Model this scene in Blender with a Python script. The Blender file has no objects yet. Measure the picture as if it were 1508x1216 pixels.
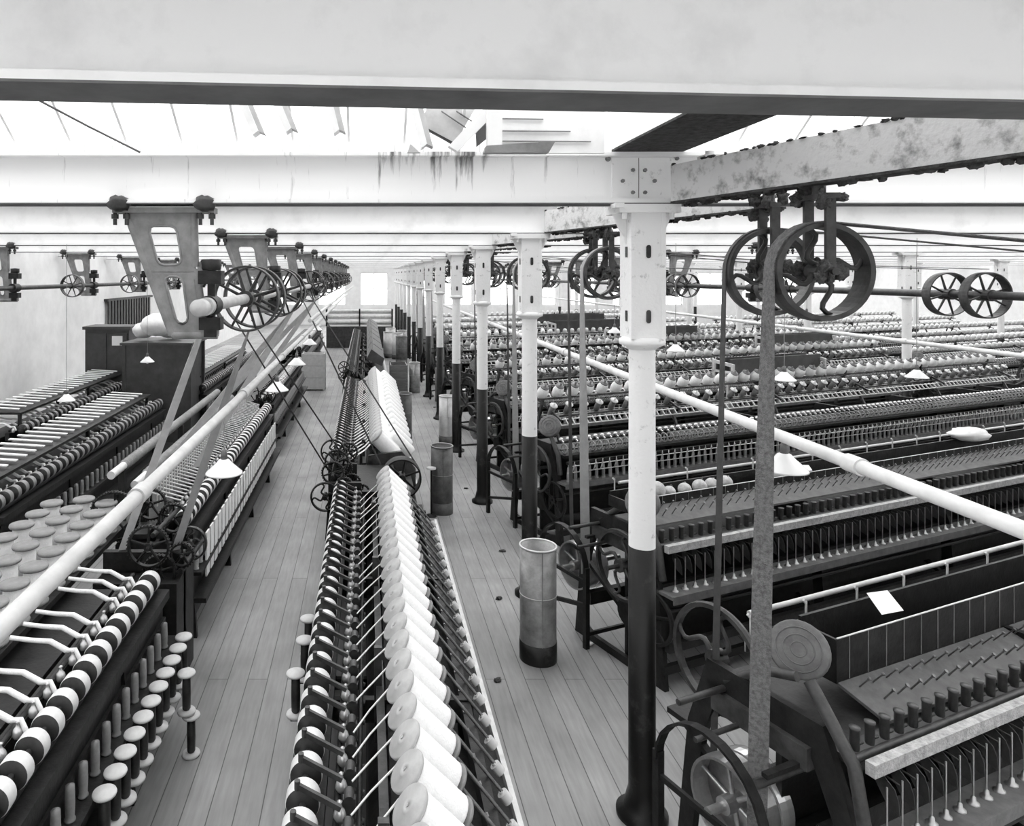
import bpy, math, random
from mathutils import Vector, Matrix
random.seed(7)
PI = math.pi
S = bpy.context.scene
COL = S.collection
CZ = 3.06; F = 1050.0
PITCH = 2.79; D1 = 4.04
# ------------------------------------------------------------------ materials
def new_mat(name):
    m = bpy.data.materials.new(name); m.use_nodes = True
    nt = m.node_tree; b = nt.nodes['Principled BSDF']
    return m, nt, b
def mat(name, v, rough=0.6, metal=0.0, v2=None, scale=8.0, thresh=(0.35, 0.7), bump=0.0, detail=6, spec=0.5, bscale=None, stretch=(1, 1, 1)):
    m, nt, b = new_mat(name)
    b.inputs['Base Color'].default_value = (v, v, v, 1)
    b.inputs['Roughness'].default_value = rough
    b.inputs['Metallic'].default_value = metal
    b.inputs['Specular IOR Level'].default_value = spec
    tc = nt.nodes.new('ShaderNodeTexCoord'); mp = nt.nodes.new('ShaderNodeMapping')
    mp.inputs['Scale'].default_value = stretch
    nt.links.new(tc.outputs['Object'], mp.inputs['Vector'])
    if v2 is not None:
        n = nt.nodes.new('ShaderNodeTexNoise'); n.inputs['Scale'].default_value = scale; n.inputs['Detail'].default_value = detail
        n.inputs['Roughness'].default_value = 0.65
        r = nt.nodes.new('ShaderNodeValToRGB')
        r.color_ramp.elements[0].position = thresh[0]; r.color_ramp.elements[0].color = (v, v, v, 1)
        r.color_ramp.elements[1].position = thresh[1]; r.color_ramp.elements[1].color = (v2, v2, v2, 1)
        nt.links.new(mp.outputs[0], n.inputs['Vector']); nt.links.new(n.outputs['Fac'], r.inputs[0])
        nt.links.new(r.outputs[0], b.inputs['Base Color'])
    if bump:
        n2 = nt.nodes.new('ShaderNodeTexNoise'); n2.inputs['Scale'].default_value = bscale or scale * 3; n2.inputs['Detail'].default_value = 5
        bp = nt.nodes.new('ShaderNodeBump'); bp.inputs['Strength'].default_value = bump; bp.inputs['Distance'].default_value = 0.01
        nt.links.new(mp.outputs[0], n2.inputs['Vector']); nt.links.new(n2.outputs['Fac'], bp.inputs['Height'])
        nt.links.new(bp.outputs[0], b.inputs['Normal'])
    return m
M = {}
M['iron'] = mat('black_iron', 0.006, 0.5, 0.0, 0.022, 14, bump=0.2, spec=0.3)
M['iron_mid'] = mat('oily_grey_iron', 0.025, 0.4, 0.1, 0.075, 10, bump=0.2, spec=0.4)
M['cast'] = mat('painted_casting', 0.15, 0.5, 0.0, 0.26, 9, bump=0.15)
M['disc'] = mat('grimy_grey_disc', 0.09, 0.5, 0.0, 0.17, 12, bump=0.2)
M['steel'] = mat('worn_steel', 0.42, 0.32, 0.75, 0.6, 20)
M['bright'] = mat('bright_metal', 0.75, 0.25, 0.6)
M['white'] = mat('white_paint', 0.86, 0.55, 0.0, 0.72, 4, (0.5, 0.8), bump=0.05)
M['white_worn'] = mat('worn_white_paint', 0.84, 0.6, 0.0, 0.3, 16, (0.6, 0.74), bump=0.25, detail=9)
M['white_dirty'] = mat('dirty_white_paint', 0.62, 0.7, 0.0, 0.13, 11, (0.52, 0.72), bump=0.6, detail=10)
M['lint'] = mat('grey_lint', 0.05, 1.0, 0.0, 0.14, 40, (0.4, 0.65), bump=1.0, bscale=120, spec=0.1)
M['lint_light'] = mat('pale_lint', 0.22, 1.0, 0.0, 0.1, 30, (0.4, 0.65), bump=1.0, bscale=120, spec=0.1)
M['soffit'] = mat('shade_grey', 0.16, 0.8, 0.0, 0.1, 6)  # dark grey; paints shade under girders and in the hatch opening
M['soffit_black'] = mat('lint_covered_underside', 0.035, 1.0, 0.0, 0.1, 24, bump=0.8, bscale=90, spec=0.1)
M['blackpaint'] = mat('black_dado_paint', 0.008, 0.35, 0.0, 0.05, 9, (0.55, 0.75), bump=0.2, spec=0.35)
M['wool'] = mat('white_wool', 0.88, 0.9, 0.0, 0.78, 40, bump=0.3, spec=0.2)
M['wool_grey'] = mat('grey_yarn', 0.4, 0.9, 0.0, 0.3, 40, bump=0.3, spec=0.2)
M['woodpale'] = mat('pale_wood', 0.62, 0.6, 0.0, 0.48, 12, bump=0.1)
M['woodmid'] = mat('brown_wood', 0.22, 0.6, 0.0, 0.13, 6, bump=0.1, stretch=(1, 1, 6))
M['wooddark'] = mat('dark_wood', 0.035, 0.5, 0.0, 0.07, 6, bump=0.1)
M['belt'] = mat('fibrous_belt', 0.10, 0.85, 0.0, 0.19, 60, (0.35, 0.6), bump=0.6, bscale=200, spec=0.2)
M['leather'] = mat('dark_leather', 0.035, 0.5, 0.0, 0.06, 20)
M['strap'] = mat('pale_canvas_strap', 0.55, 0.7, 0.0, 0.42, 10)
M['strap_mid'] = mat('grey_canvas_strap', 0.26, 0.75, 0.0, 0.33, 10)
M['pipe'] = mat('painted_pipe', 0.55, 0.4, 0.0, 0.4, 8)
M['pipe_white'] = mat('white_painted_pipe', 0.82, 0.4, 0.0, 0.65, 8)
M['tin'] = mat('worn_tin', 0.34, 0.4, 0.45, 0.17, 7, (0.4, 0.7), bump=0.25)
M['tin_light'] = mat('bright_tin', 0.62, 0.4, 0.3, 0.45, 7, (0.4, 0.7), bump=0.1)
M['tin_dark'] = mat('rusted_tin', 0.07, 0.5, 0.3, 0.15, 7, (0.4, 0.7), bump=0.3)
M['enamel'] = mat('white_enamel', 0.9, 0.25)
M['paper'] = mat('white_paper', 0.9, 0.8)
M['wallwhite'] = mat('whitewashed_wall', 0.86, 0.9, 0.0, 0.75, 3)
M['steelbar'] = mat('steel_rod', 0.10, 0.35, 0.4, 0.18, 20)
M['ball'] = mat('yarn_ball', 0.55, 0.85, 0.0, 0.32, 18, (0.4, 0.7), bump=0.5)
M['apron'] = mat('dusty_leather_apron', 0.09, 0.8, 0.0, 0.14, 14)
M['dust'] = mat('lint_dusted_board', 0.5, 0.9, 0.0, 0.25, 30, bump=0.8)
M['cloth'] = mat('white_cloth', 0.85, 0.9, 0, 0.7, 10, bump=0.3)
M['flangewood'] = mat('varnished_flange_wood', 0.42, 0.5, 0.0, 0.32, 12, bump=0.1)
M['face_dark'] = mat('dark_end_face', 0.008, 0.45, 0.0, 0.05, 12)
M['rim_pale'] = mat('polished_roller_rim', 0.7, 0.35, 0.1, 0.5, 10)

def floor_mat():
    m, nt, b = new_mat('floorboards')
    tc = nt.nodes.new('ShaderNodeTexCoord'); mp = nt.nodes.new('ShaderNodeMapping')
    mp.inputs['Rotation'].default_value = (0, 0, PI / 2)
    br = nt.nodes.new('ShaderNodeTexBrick')
    br.inputs['Scale'].default_value = 1.0; br.inputs['Brick Width'].default_value = 3.6; br.inputs['Row Height'].default_value = 0.15
    br.inputs['Mortar Size'].default_value = 0.0035; br.inputs['Mortar Smooth'].default_value = 0.3
    br.inputs['Color1'].default_value = (0.25, 0.25, 0.25, 1); br.inputs['Color2'].default_value = (0.30, 0.30, 0.30, 1)
    br.inputs['Mortar'].default_value = (0.07, 0.07, 0.07, 1)
    n = nt.nodes.new('ShaderNodeTexNoise'); n.inputs['Scale'].default_value = 1.3; n.inputs['Detail'].default_value = 8
    mp2 = nt.nodes.new('ShaderNodeMapping'); mp2.inputs['Scale'].default_value = (6, 0.6, 1)
    n2 = nt.nodes.new('ShaderNodeTexNoise'); n2.inputs['Scale'].default_value = 6; n2.inputs['Detail'].default_value = 6
    r = nt.nodes.new('ShaderNodeMapRange'); r.inputs[1].default_value = 0.3; r.inputs[2].default_value = 0.7; r.inputs[3].default_value = 0.7; r.inputs[4].default_value = 1.15
    r2 = nt.nodes.new('ShaderNodeMapRange'); r2.inputs[1].default_value = 0.3; r2.inputs[2].default_value = 0.7; r2.inputs[3].default_value = 0.85; r2.inputs[4].default_value = 1.1
    mu = nt.nodes.new('ShaderNodeMath'); mu.operation = 'MULTIPLY'
    vm = nt.nodes.new('ShaderNodeVectorMath'); vm.operation = 'SCALE'
    L = nt.links.new
    L(tc.outputs['Object'], mp.inputs[0]); L(mp.outputs[0], br.inputs['Vector'])
    L(tc.outputs['Object'], n.inputs['Vector']); L(tc.outputs['Object'], mp2.inputs[0]); L(mp2.outputs[0], n2.inputs['Vector'])
    L(n.outputs['Fac'], r.inputs[0]); L(n2.outputs['Fac'], r2.inputs[0]); L(r.outputs[0], mu.inputs[0]); L(r2.outputs[0], mu.inputs[1])
    L(br.outputs['Color'], vm.inputs[0]); L(mu.outputs[0], vm.inputs['Scale']); L(vm.outputs[0], b.inputs['Base Color'])
    b.inputs['Roughness'].default_value = 0.45
    bp = nt.nodes.new('ShaderNodeBump'); bp.inputs['Strength'].default_value = 0.25; bp.inputs['Distance'].default_value = 0.004
    L(br.outputs['Fac'], bp.inputs['Height']); bp.invert = True; L(bp.outputs[0], b.inputs['Normal'])
    return m
M['floor'] = floor_mat()
def board_mat(name, v, w, gap):
    m, nt, b = new_mat(name)
    tc = nt.nodes.new('ShaderNodeTexCoord')
    mp = nt.nodes.new('ShaderNodeMapping'); mp.inputs['Rotation'].default_value = (0, 0, PI / 2)
    br = nt.nodes.new('ShaderNodeTexBrick'); br.inputs['Scale'].default_value = 1.0
    br.inputs['Brick Width'].default_value = 50; br.inputs['Row Height'].default_value = w; br.inputs['Mortar Size'].default_value = 0.004
    br.inputs['Color1'].default_value = (v, v, v, 1); br.inputs['Color2'].default_value = (v * .95, v * .95, v * .95, 1); br.inputs['Mortar'].default_value = (gap, gap, gap, 1)
    nt.links.new(tc.outputs['Object'], mp.inputs[0]); nt.links.new(mp.outputs[0], br.inputs['Vector']); nt.links.new(br.outputs['Color'], b.inputs['Base Color'])
    b.inputs['Roughness'].default_value = 0.7
    return m
M['boards'] = board_mat('white_ceiling_boards', 0.86, 0.16, 0.5)
def web_mat():      # white painted girder with rust runs coming down from the top edge at one place
    m, nt, b = new_mat('rust_stained_white_paint')
    tc = nt.nodes.new('ShaderNodeTexCoord'); L = nt.links.new
    mp = nt.nodes.new('ShaderNodeMapping'); mp.inputs['Scale'].default_value = (14, 1, 1.0)
    n = nt.nodes.new('ShaderNodeTexNoise'); n.inputs['Scale'].default_value = 1.6; n.inputs['Detail'].default_value = 8; n.inputs['Roughness'].default_value = 0.7
    L(tc.outputs['Object'], mp.inputs[0]); L(mp.outputs[0], n.inputs['Vector'])
    sx = nt.nodes.new('ShaderNodeSeparateXYZ'); L(tc.outputs['Object'], sx.inputs[0])
    # window of x in [0.1,0.75]
    a = nt.nodes.new('ShaderNodeMath'); a.operation = 'SUBTRACT'; a.inputs[1].default_value = 0.42; L(sx.outputs['X'], a.inputs[0])
    ab = nt.nodes.new('ShaderNodeMath'); ab.operation = 'ABSOLUTE'; L(a.outputs[0], ab.inputs[0])
    mr = nt.nodes.new('ShaderNodeMapRange'); mr.inputs[1].default_value = 0.22; mr.inputs[2].default_value = 0.42; mr.inputs[3].default_value = 1; mr.inputs[4].default_value = 0; L(ab.outputs[0], mr.inputs[0])
    zr = nt.nodes.new('ShaderNodeMapRange'); zr.inputs[1].default_value = 0.05; zr.inputs[2].default_value = 0.28; zr.inputs[3].default_value = -0.02; zr.inputs[4].default_value = 0.17; L(sx.outputs['Z'], zr.inputs[0])
    mu = nt.nodes.new('ShaderNodeMath'); mu.operation = 'MULTIPLY'; L(mr.outputs[0], mu.inputs[0]); L(zr.outputs[0], mu.inputs[1])
    ad = nt.nodes.new('ShaderNodeMath'); ad.operation = 'ADD'; L(n.outputs['Fac'], ad.inputs[0]); L(mu.outputs[0], ad.inputs[1])
    r = nt.nodes.new('ShaderNodeValToRGB'); r.color_ramp.elements[0].position = 0.6; r.color_ramp.elements[0].color = (0.86, 0.86, 0.86, 1)
    r.color_ramp.elements[1].position = 0.76; r.color_ramp.elements[1].color = (0.14, 0.14, 0.14, 1); L(ad.outputs[0], r.inputs[0])
    L(r.outputs[0], b.inputs['Base Color']); b.inputs['Roughness'].default_value = 0.5
    return m
M['web'] = web_mat()
def glass_mat():
    m = bpy.data.materials.new('roof_glass'); m.use_nodes = True; nt = m.node_tree; nt.nodes.clear()
    o = nt.nodes.new('ShaderNodeOutputMaterial'); t = nt.nodes.new('ShaderNodeBsdfTransparent'); t.inputs[0].default_value = (0.93, 0.93, 0.93, 1)
    g = nt.nodes.new('ShaderNodeBsdfGlossy'); g.inputs['Roughness'].default_value = 0.1
    mx = nt.nodes.new('ShaderNodeMixShader'); mx.inputs[0].default_value = 0.05
    nt.links.new(t.outputs[0], mx.inputs[1]); nt.links.new(g.outputs[0], mx.inputs[2]); nt.links.new(mx.outputs[0], o.inputs[0])
    return m
M['glass'] = glass_mat()

# ------------------------------------------------------------------ mesh builder
class MB:
    def __init__(s): s.v = []; s.f = []; s.sm = []; s.mi = []; s.cur = 0
    def add(s, vs, fs, smooth=False):
        k = len(s.v); s.v += [tuple(v) for v in vs]
        for f in fs:
            s.f.append(tuple(i + k for i in f)); s.sm.append(smooth); s.mi.append(s.cur)
    def box(s, c, d, R=None):
        hx, hy, hz = d[0] / 2, d[1] / 2, d[2] / 2
        vs = [Vector((x, y, z)) for x in (-hx, hx) for y in (-hy, hy) for z in (-hz, hz)]
        c = Vector(c)
        vs = [((R @ v) if R is not None else v) + c for v in vs]
        s.add(vs, [(0, 1, 3, 2), (4, 6, 7, 5), (0, 4, 5, 1), (2, 3, 7, 6), (0, 2, 6, 4), (1, 5, 7, 3)])
    def bb(s, x0, x1, y0, y1, z0, z1):
        s.box(((x0 + x1) / 2, (y0 + y1) / 2, (z0 + z1) / 2), (x1 - x0, y1 - y0, z1 - z0))
    def bar(s, a, b, w, t, up=(0, 0, 1)):      # rectangular bar a-b, w across, t along 'up'
        a = Vector(a); b = Vector(b); d = (b - a); L = d.length; d.normalize()
        up = Vector(up)
        sd = d.cross(up)
        if sd.length < 1e-4: sd = d.cross(Vector((0, 1, 0)))
        sd.normalize(); u = sd.cross(d)
        R = Matrix((sd, d, u)).transposed()
        s.box((a + b) / 2, (w, L, t), R)
    def cyl(s, a, b, r0, r1=None, n=12, caps=True, capmat=None):
        if r1 is None: r1 = r0
        a = Vector(a); b = Vector(b); d = (b - a).normalized()
        x = d.orthogonal().normalized(); y = d.cross(x)
        vs = []
        for p, r in ((a, r0), (b, r1)):
            for i in range(n):
                t = 2 * PI * i / n; vs.append(p + x * (r * math.cos(t)) + y * (r * math.sin(t)))
        s.add(vs, [(i, (i + 1) % n, n + (i + 1) % n, n + i) for i in range(n)], n > 5)
        if caps:
            k = s.cur
            if capmat is not None: s.cur = capmat
            s.add(vs[:n], [tuple(reversed(range(n)))]); s.add(vs[n:], [tuple(range(n))])
            s.cur = k
    def lathe(s, prof, o=(0, 0, 0), axis=(0, 0, 1), n=20, closed=False, smooth=True):
        o = Vector(o); d = Vector(axis).normalized(); x = d.orthogonal().normalized(); y = d.cross(x)
        vs = []
        for r, h in prof:
            for i in range(n):
                t = 2 * PI * i / n; vs.append(o + d * h + x * (r * math.cos(t)) + y * (r * math.sin(t)))
        m = len(prof); fs = []
        for j in range(m if closed else m - 1):
            j2 = (j + 1) % m
            for i in range(n):
                i2 = (i + 1) % n; fs.append((j * n + i, j * n + i2, j2 * n + i2, j2 * n + i))
        s.add(vs, fs, smooth)
        if not closed:
            if prof[0][0] > 1e-5: s.add(vs[:n], [tuple(reversed(range(n)))])
            if prof[-1][0] > 1e-5: s.add(vs[-n:], [tuple(range(n))])
    def ring(s, o, axis, ro, ri, w, n=32):     # rectangular section ring centred on o
        s.lathe([(ro, -w / 2), (ro, w / 2), (ri, w / 2), (ri, -w / 2)], o, axis, n, True, False)
    def torus(s, o, axis, R, r, n=28, k=8):
        s.lathe([(R + r * math.cos(2 * PI * i / k), r * math.sin(2 * PI * i / k)) for i in range(k)], o, axis, n, True)
    def tube(s, pts, r, n=8, r1=None):
        pts = [Vector(p) for p in pts]; m = len(pts); vs = []; px = None
        for i, p in enumerate(pts):
            d = (pts[min(i + 1, m - 1)] - pts[max(i - 1, 0)]).normalized()
            x = d.orthogonal().normalized() if px is None else (px - d * px.dot(d)).normalized()
            px = x; y = d.cross(x); rr = r if r1 is None else r + (r1 - r) * i / (m - 1)
            for j in range(n):
                t = 2 * PI * j / n; vs.append(p + x * (rr * math.cos(t)) + y * (rr * math.sin(t)))
        fs = [(i * n + j, i * n + (j + 1) % n, (i + 1) * n + (j + 1) % n, (i + 1) * n + j) for i in range(m - 1) for j in range(n)]
        s.add(vs, fs, True); s.add(vs[:n], [tuple(reversed(range(n)))]); s.add(vs[-n:], [tuple(range(n))])
    def prism(s, poly, o, ux, uy, th, holes=()):
        # polygon in plane (ux,uy) extruded by th along the normal; holes bridged by building the plate as a mesh below
        o = Vector(o); ux = Vector(ux); uy = Vector(uy); nz = ux.cross(uy).normalized()
        n = len(poly)
        vs = [o + ux * p[0] + uy * p[1] + nz * (k * th) for k in (-.5, .5) for p in poly]
        s.add(vs, [tuple(reversed(range(n))), tuple(range(n, 2 * n))] + [(i, (i + 1) % n, n + (i + 1) % n, n + i) for i in range(n)])
    def frame_plate(s, outer, inner, o, ux, uy, th):   # outer & inner have the same number of points
        o = Vector(o); ux = Vector(ux); uy = Vector(uy); nz = ux.cross(uy).normalized(); n = len(outer)
        P = lambda q, k: o + ux * q[0] + uy * q[1] + nz * (k * th / 2)
        vs = [P(q, -1) for q in outer] + [P(q, -1) for q in inner] + [P(q, 1) for q in outer] + [P(q, 1) for q in inner]
        fs = []
        for i in range(n):
            j = (i + 1) % n
            fs += [(i, n + i, n + j, j), (2 * n + i, 2 * n + j, 3 * n + j, 3 * n + i), (i, j, 2 * n + j, 2 * n + i), (n + i, 3 * n + i, 3 * n + j, n + j)]
        s.add(vs, fs)
    def blob(s, c, r, nz=0.25, n=10, seed=0):
        rnd = random.Random(seed); c = Vector(c); vs = [c + Vector((0, 0, -r[2]))]
        for i in range(1, n):
            ph = PI * i / n
            for j in range(n + 2):
                t = 2 * PI * j / (n + 2); k = 1 + rnd.uniform(-nz, nz)
                vs.append(c + Vector((r[0] * k * math.sin(ph) * math.cos(t), r[1] * k * math.sin(ph) * math.sin(t), -r[2] * math.cos(ph) * k)))
        vs.append(c + Vector((0, 0, r[2]))); m = n + 2; fs = []
        for j in range(m): fs.append((0, 1 + (j + 1) % m, 1 + j)); fs.append((len(vs) - 1, len(vs) - 1 - m + j, len(vs) - 1 - m + (j + 1) % m))
        for i in range(n - 2):
            for j in range(m):
                a = 1 + i * m; fs.append((a + j, a + (j + 1) % m, a + m + (j + 1) % m, a + m + j))
        s.add(vs, fs, True)
    def ribbon(s, rows, th):                   # rows: (point, width_dir, width); thickness along normal
        m = len(rows); vs = []
        for i, (p, wd, w) in enumerate(rows):
            p = Vector(p); wd = Vector(wd).normalized(); t = (Vector(rows[min(i + 1, m - 1)][0]) - Vector(rows[max(i - 1, 0)][0])).normalized()
            nn = t.cross(wd).normalized()
            for a, b in ((-1, -1), (1, -1), (1, 1), (-1, 1)): vs.append(p + wd * (a * w / 2) + nn * (b * th / 2))
        fs = [(i * 4 + j, i * 4 + (j + 1) % 4, i * 4 + 4 + (j + 1) % 4, i * 4 + 4 + j) for i in range(m - 1) for j in range(4)]
        fs += [(3, 2, 1, 0), tuple(range(4 * m - 4, 4 * m))]
        s.add(vs, fs)
    def build(s, name, mats, parent=None, loc=None, rot=None):
        me = bpy.data.meshes.new(name); me.from_pydata(s.v, [], s.f); me.validate()
        if not isinstance(mats, (list, tuple)): mats = [mats]
        for m in mats: me.materials.append(M[m] if isinstance(m, str) else m)
        if len(me.polygons) == len(s.sm):
            me.polygons.foreach_set('use_smooth', s.sm); me.polygons.foreach_set('material_index', s.mi)
        o = bpy.data.objects.new(name, me); COL.objects.link(o)
        if parent is not None: o.parent = parent
        if loc is not None: o.location = loc
        if rot is not None: o.rotation_euler = rot
        return o
def tag(o, label=None, cat=None, group=None, kind=None):
    if label: o['label'] = label
    if cat: o['category'] = cat
    if group: o['group'] = group
    if kind: o['kind'] = kind
    return o
def empty(name, loc=(0, 0, 0), rz=0, label=None, cat=None, group=None):
    o = bpy.data.objects.new(name, None); COL.objects.link(o); o.location = loc; o.rotation_euler = (0, 0, rz); o.empty_display_size = 0.1
    return tag(o, label, cat, group)
KIDS = {}
def copy_tree(o, parent=None, kids=None):
    c = o.copy(); COL.objects.link(c)
    if parent is not None: c.parent = parent
    for ch in list(o.children): copy_tree(ch, c)
    return c
def put(o, parent, loc, rot=None):             # linked copy of a single part
    c = o.copy(); COL.objects.link(c); c.parent = parent; c.location = loc
    if rot is not None: c.rotation_euler = rot
    return c
ORD = ['nearest', 'second', 'third', 'fourth', 'fifth', 'sixth', 'seventh', 'eighth', 'ninth', 'tenth', 'eleventh', 'twelfth', 'thirteenth', 'fourteenth', 'fifteenth', 'sixteenth',
       'seventeenth', 'eighteenth', 'nineteenth', 'twentieth', 'twenty-first', 'twenty-second', 'twenty-third', 'twenty-fourth', 'twenty-fifth', 'twenty-sixth', 'twenty-seventh',
       'twenty-eighth', 'twenty-ninth', 'thirtieth', 'thirty-first', 'thirty-second', 'thirty-third', 'thirty-fourth', 'thirty-fifth', 'thirty-sixth', 'thirty-seventh', 'thirty-eighth', 'thirty-ninth', 'fortieth']
def at(px, py, d): return Vector(((px - 540) / F * d, d, CZ + (405 - py) / F * d))

# ------------------------------------------------------------------ camera, world
cam = bpy.data.cameras.new('camera'); co = bpy.data.objects.new('camera', cam); COL.objects.link(co)
co.location = (0, 0, CZ); co.rotation_euler = (PI / 2, 0, 0)
cam.sensor_width = 36; cam.sensor_fit = 'HORIZONTAL'; cam.lens = F / 1508 * 36
cam.shift_x = (754 - 540) / 1508; cam.shift_y = -(608 - 405) / 1508; cam.clip_start = 0.05; cam.clip_end = 200
S.camera = co
w = bpy.data.worlds.new('sky'); S.world = w; w.use_nodes = True
w.node_tree.nodes['Background'].inputs[0].default_value = (1, 1, 1, 1); w.node_tree.nodes['Background'].inputs[1].default_value = 3.0
S.view_settings.view_transform = 'Standard'; S.view_settings.look = 'None'; S.view_settings.gamma = 1; S.view_settings.exposure = 0.5
try: S.view_settings.use_curve_mapping = False
except Exception: pass

# ------------------------------------------------------------------ setting
XL, XR, YN, YF = -6.6, 27.0, -3.0, 44.0
def struct(mb, name, m):
    o = mb.build(name, m); o['kind'] = 'structure'; return o
b = MB(); b.bb(XL, XR, YN, YF, -0.2, 0); struct(b, 'floor', 'floor')
b = MB(); b.bb(XL - .3, XL, YN, YF, 0, 3.75); struct(b, 'wall_left', 'wallwhite')
b = MB(); b.bb(XR, XR + .3, YN, YF, 0, 3.75); struct(b, 'wall_right', 'wallwhite')
b = MB(); b.bb(XL, XR, YN - .3, YN, 0, 3.9); struct(b, 'wall_back', 'wallwhite')
# far wall with a row of windows
b = MB(); b.bb(XL, XR, YF, YF + .3, 0, 1.2); b.bb(XL, XR, YF, YF + .3, 3.2, 3.9)
wx = [XL + 1.0 + 2.6 * i for i in range(13)]
prev = XL
for x in wx: b.bb(prev, x, YF, YF + .3, 1.2, 3.2); prev = x + 1.7
b.bb(prev, XR, YF, YF + .3, 1.2, 3.2); struct(b, 'wall_far', 'wallwhite')
for i, x in enumerate(wx):
    b = MB(); b.bb(x, x + .05, YF + .1, YF + .16, 1.2, 3.2); b.bb(x + 1.65, x + 1.7, YF + .1, YF + .16, 1.2, 3.2); b.bb(x, x + 1.7, YF + .1, YF + .16, 1.2, 1.25); b.bb(x, x + 1.7, YF + .1, YF + .16, 3.15, 3.2)
    b.bb(x + .83, x + .87, YF + .1, YF + .16, 1.2, 3.2); b.bb(x, x + 1.7, YF + .1, YF + .16, 2.2, 2.24)
    fo = struct(b, 'window_%d' % (i + 1), 'white')
    g = MB(); g.bb(x + .02, x + 1.68, YF + .12, YF + .13, 1.22, 3.18); g.build('pane', 'glass', fo)
# saw-tooth roof: white boarded slope rises away, glazed slope comes down to the next valley
ZV, ZR, RB = 3.75, 5.0, 1.1
ybs = [D1 + PITCH * n for n in range(-3, 15)]
b = MB()
for y in ybs:
    y0, y1 = y, y + RB
    b.add([(XL, y0, ZV), (XR, y0, ZV), (XR, y1, ZR), (XL, y1, ZR), (XL, y0, ZV + .05), (XR, y0, ZV + .05), (XR, y1, ZR + .05), (XL, y1, ZR + .05)],
          [(0, 1, 2, 3), (7, 6, 5, 4), (0, 4, 5, 1), (3, 2, 6, 7)])
struct(b, 'ceiling', 'boards')
for i, y in enumerate(ybs):
    ya, yb = y + RB, y + PITCH
    b = MB()
    nb = int((XR - XL) / 0.31)
    for k in range(nb + 1):
        x = XL + .3 + k * .31; b.bar((x, ya, ZR), (x, yb, ZV + .02), .014, .03)
    b.bar((XL, ya, ZR), (XR, ya, ZR), .05, .12); 
    ym = (ya + yb) / 2; b.bar((XL, ym, (ZR + ZV) / 2), (XR, ym, (ZR + ZV) / 2), .05, .05)
    o = struct(b, 'window_%d' % (20 + i), 'white')
    g = MB(); g.add([(XL, ya, ZR + .03), (XR, ya, ZR + .03), (XR, yb, ZV + .05), (XL, yb, ZV + .05)], [(0, 1, 2, 3)]); g.build('pane', 'glass', o)
# gable infill at side walls
for nm, x in (('trim_1', XL), ('trim_2', XR)):
    b = MB()
    for y in ybs: b.prism([(y, 3.75), (y + PITCH, 3.75), (y + RB, ZR + .05)], (x, 0, 0), (0, 1, 0), (0, 0, 1), .1)
    struct(b, nm, 'wallwhite')

# ------------------------------------------------------------------ girders across the mill
def girder(x0, x1, z0=3.46, z1=3.745, fw=.16, webmat='white', soff='soffit'):
    b = MB()
    b.bb(x0, x1, -fw / 2, fw / 2, z0 + .002, z0 + .022); b.bb(x0, x1, -fw / 2, fw / 2, z1 - .02, z1)
    b.bb(x0, x1, -.008, .008, z0, z1)
    for sgn in (-1, 1):     # fillets
        b.bar((x0, sgn * .012, z0 + .028), (x1, sgn * .012, z0 + .028), .02, .014)
    b.cur = 1; b.bb(x0, x1, -fw / 2, fw / 2, z0 - .004, z0 + .002)  # underside slab in darker grey, deepening its shade by colour
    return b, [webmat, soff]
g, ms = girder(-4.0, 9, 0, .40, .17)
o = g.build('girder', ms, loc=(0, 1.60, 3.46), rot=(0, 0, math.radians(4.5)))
tag(o, 'big white painted girder crossing the top of the picture, nearest the camera', 'girder')
gnames = ['rust-streaked white girder bolted above the nearest column', 'white girder over the second column of the row', 'white girder over the third column of the row', 'white girder over the fourth column of the row', 'white girder over the fifth column of the row']
gp = None
for n in range(0, 13):
    y = D1 + PITCH * n
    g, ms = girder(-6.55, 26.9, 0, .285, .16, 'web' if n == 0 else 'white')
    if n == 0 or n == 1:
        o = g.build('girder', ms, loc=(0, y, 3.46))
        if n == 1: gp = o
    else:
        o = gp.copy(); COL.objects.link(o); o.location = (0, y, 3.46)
    if n == 0:
        bo = MB(); R = .011
        for (px, py) in ((918, 266), (933, 250), (951, 250), (965, 266), (933, 283), (951, 283), (897, 233), (998, 233)):
            p = at(px, py, D1 - .03); p.z -= 3.46; 
            k = MB(); k.cyl((p.x, -.028, p.z), (p.x, -.006, p.z), .011, n=6); k.cyl((p.x, -.012, p.z), (p.x, -.006, p.z), .016, n=12)
            k.build('bolt', 'cast', o)
        k = MB(); k.bb(1.385, 1.534, -.014, -.006, .03, .262); k.bb(1.539, 1.78, -.014, -.006, .03, .262); k.build('splice_plate', 'white_worn', o)
        k = MB(); k.bb(1.534, 1.539, -.012, -.007, .03, .262); k.build('splice_joint', 'soffit', o)
    if n < 5: tag(o, gnames[n], 'girder')
    else: tag(o, 'distant white girder in the receding stack under the roof', 'girder', 'far white girders under the roof')

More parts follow.
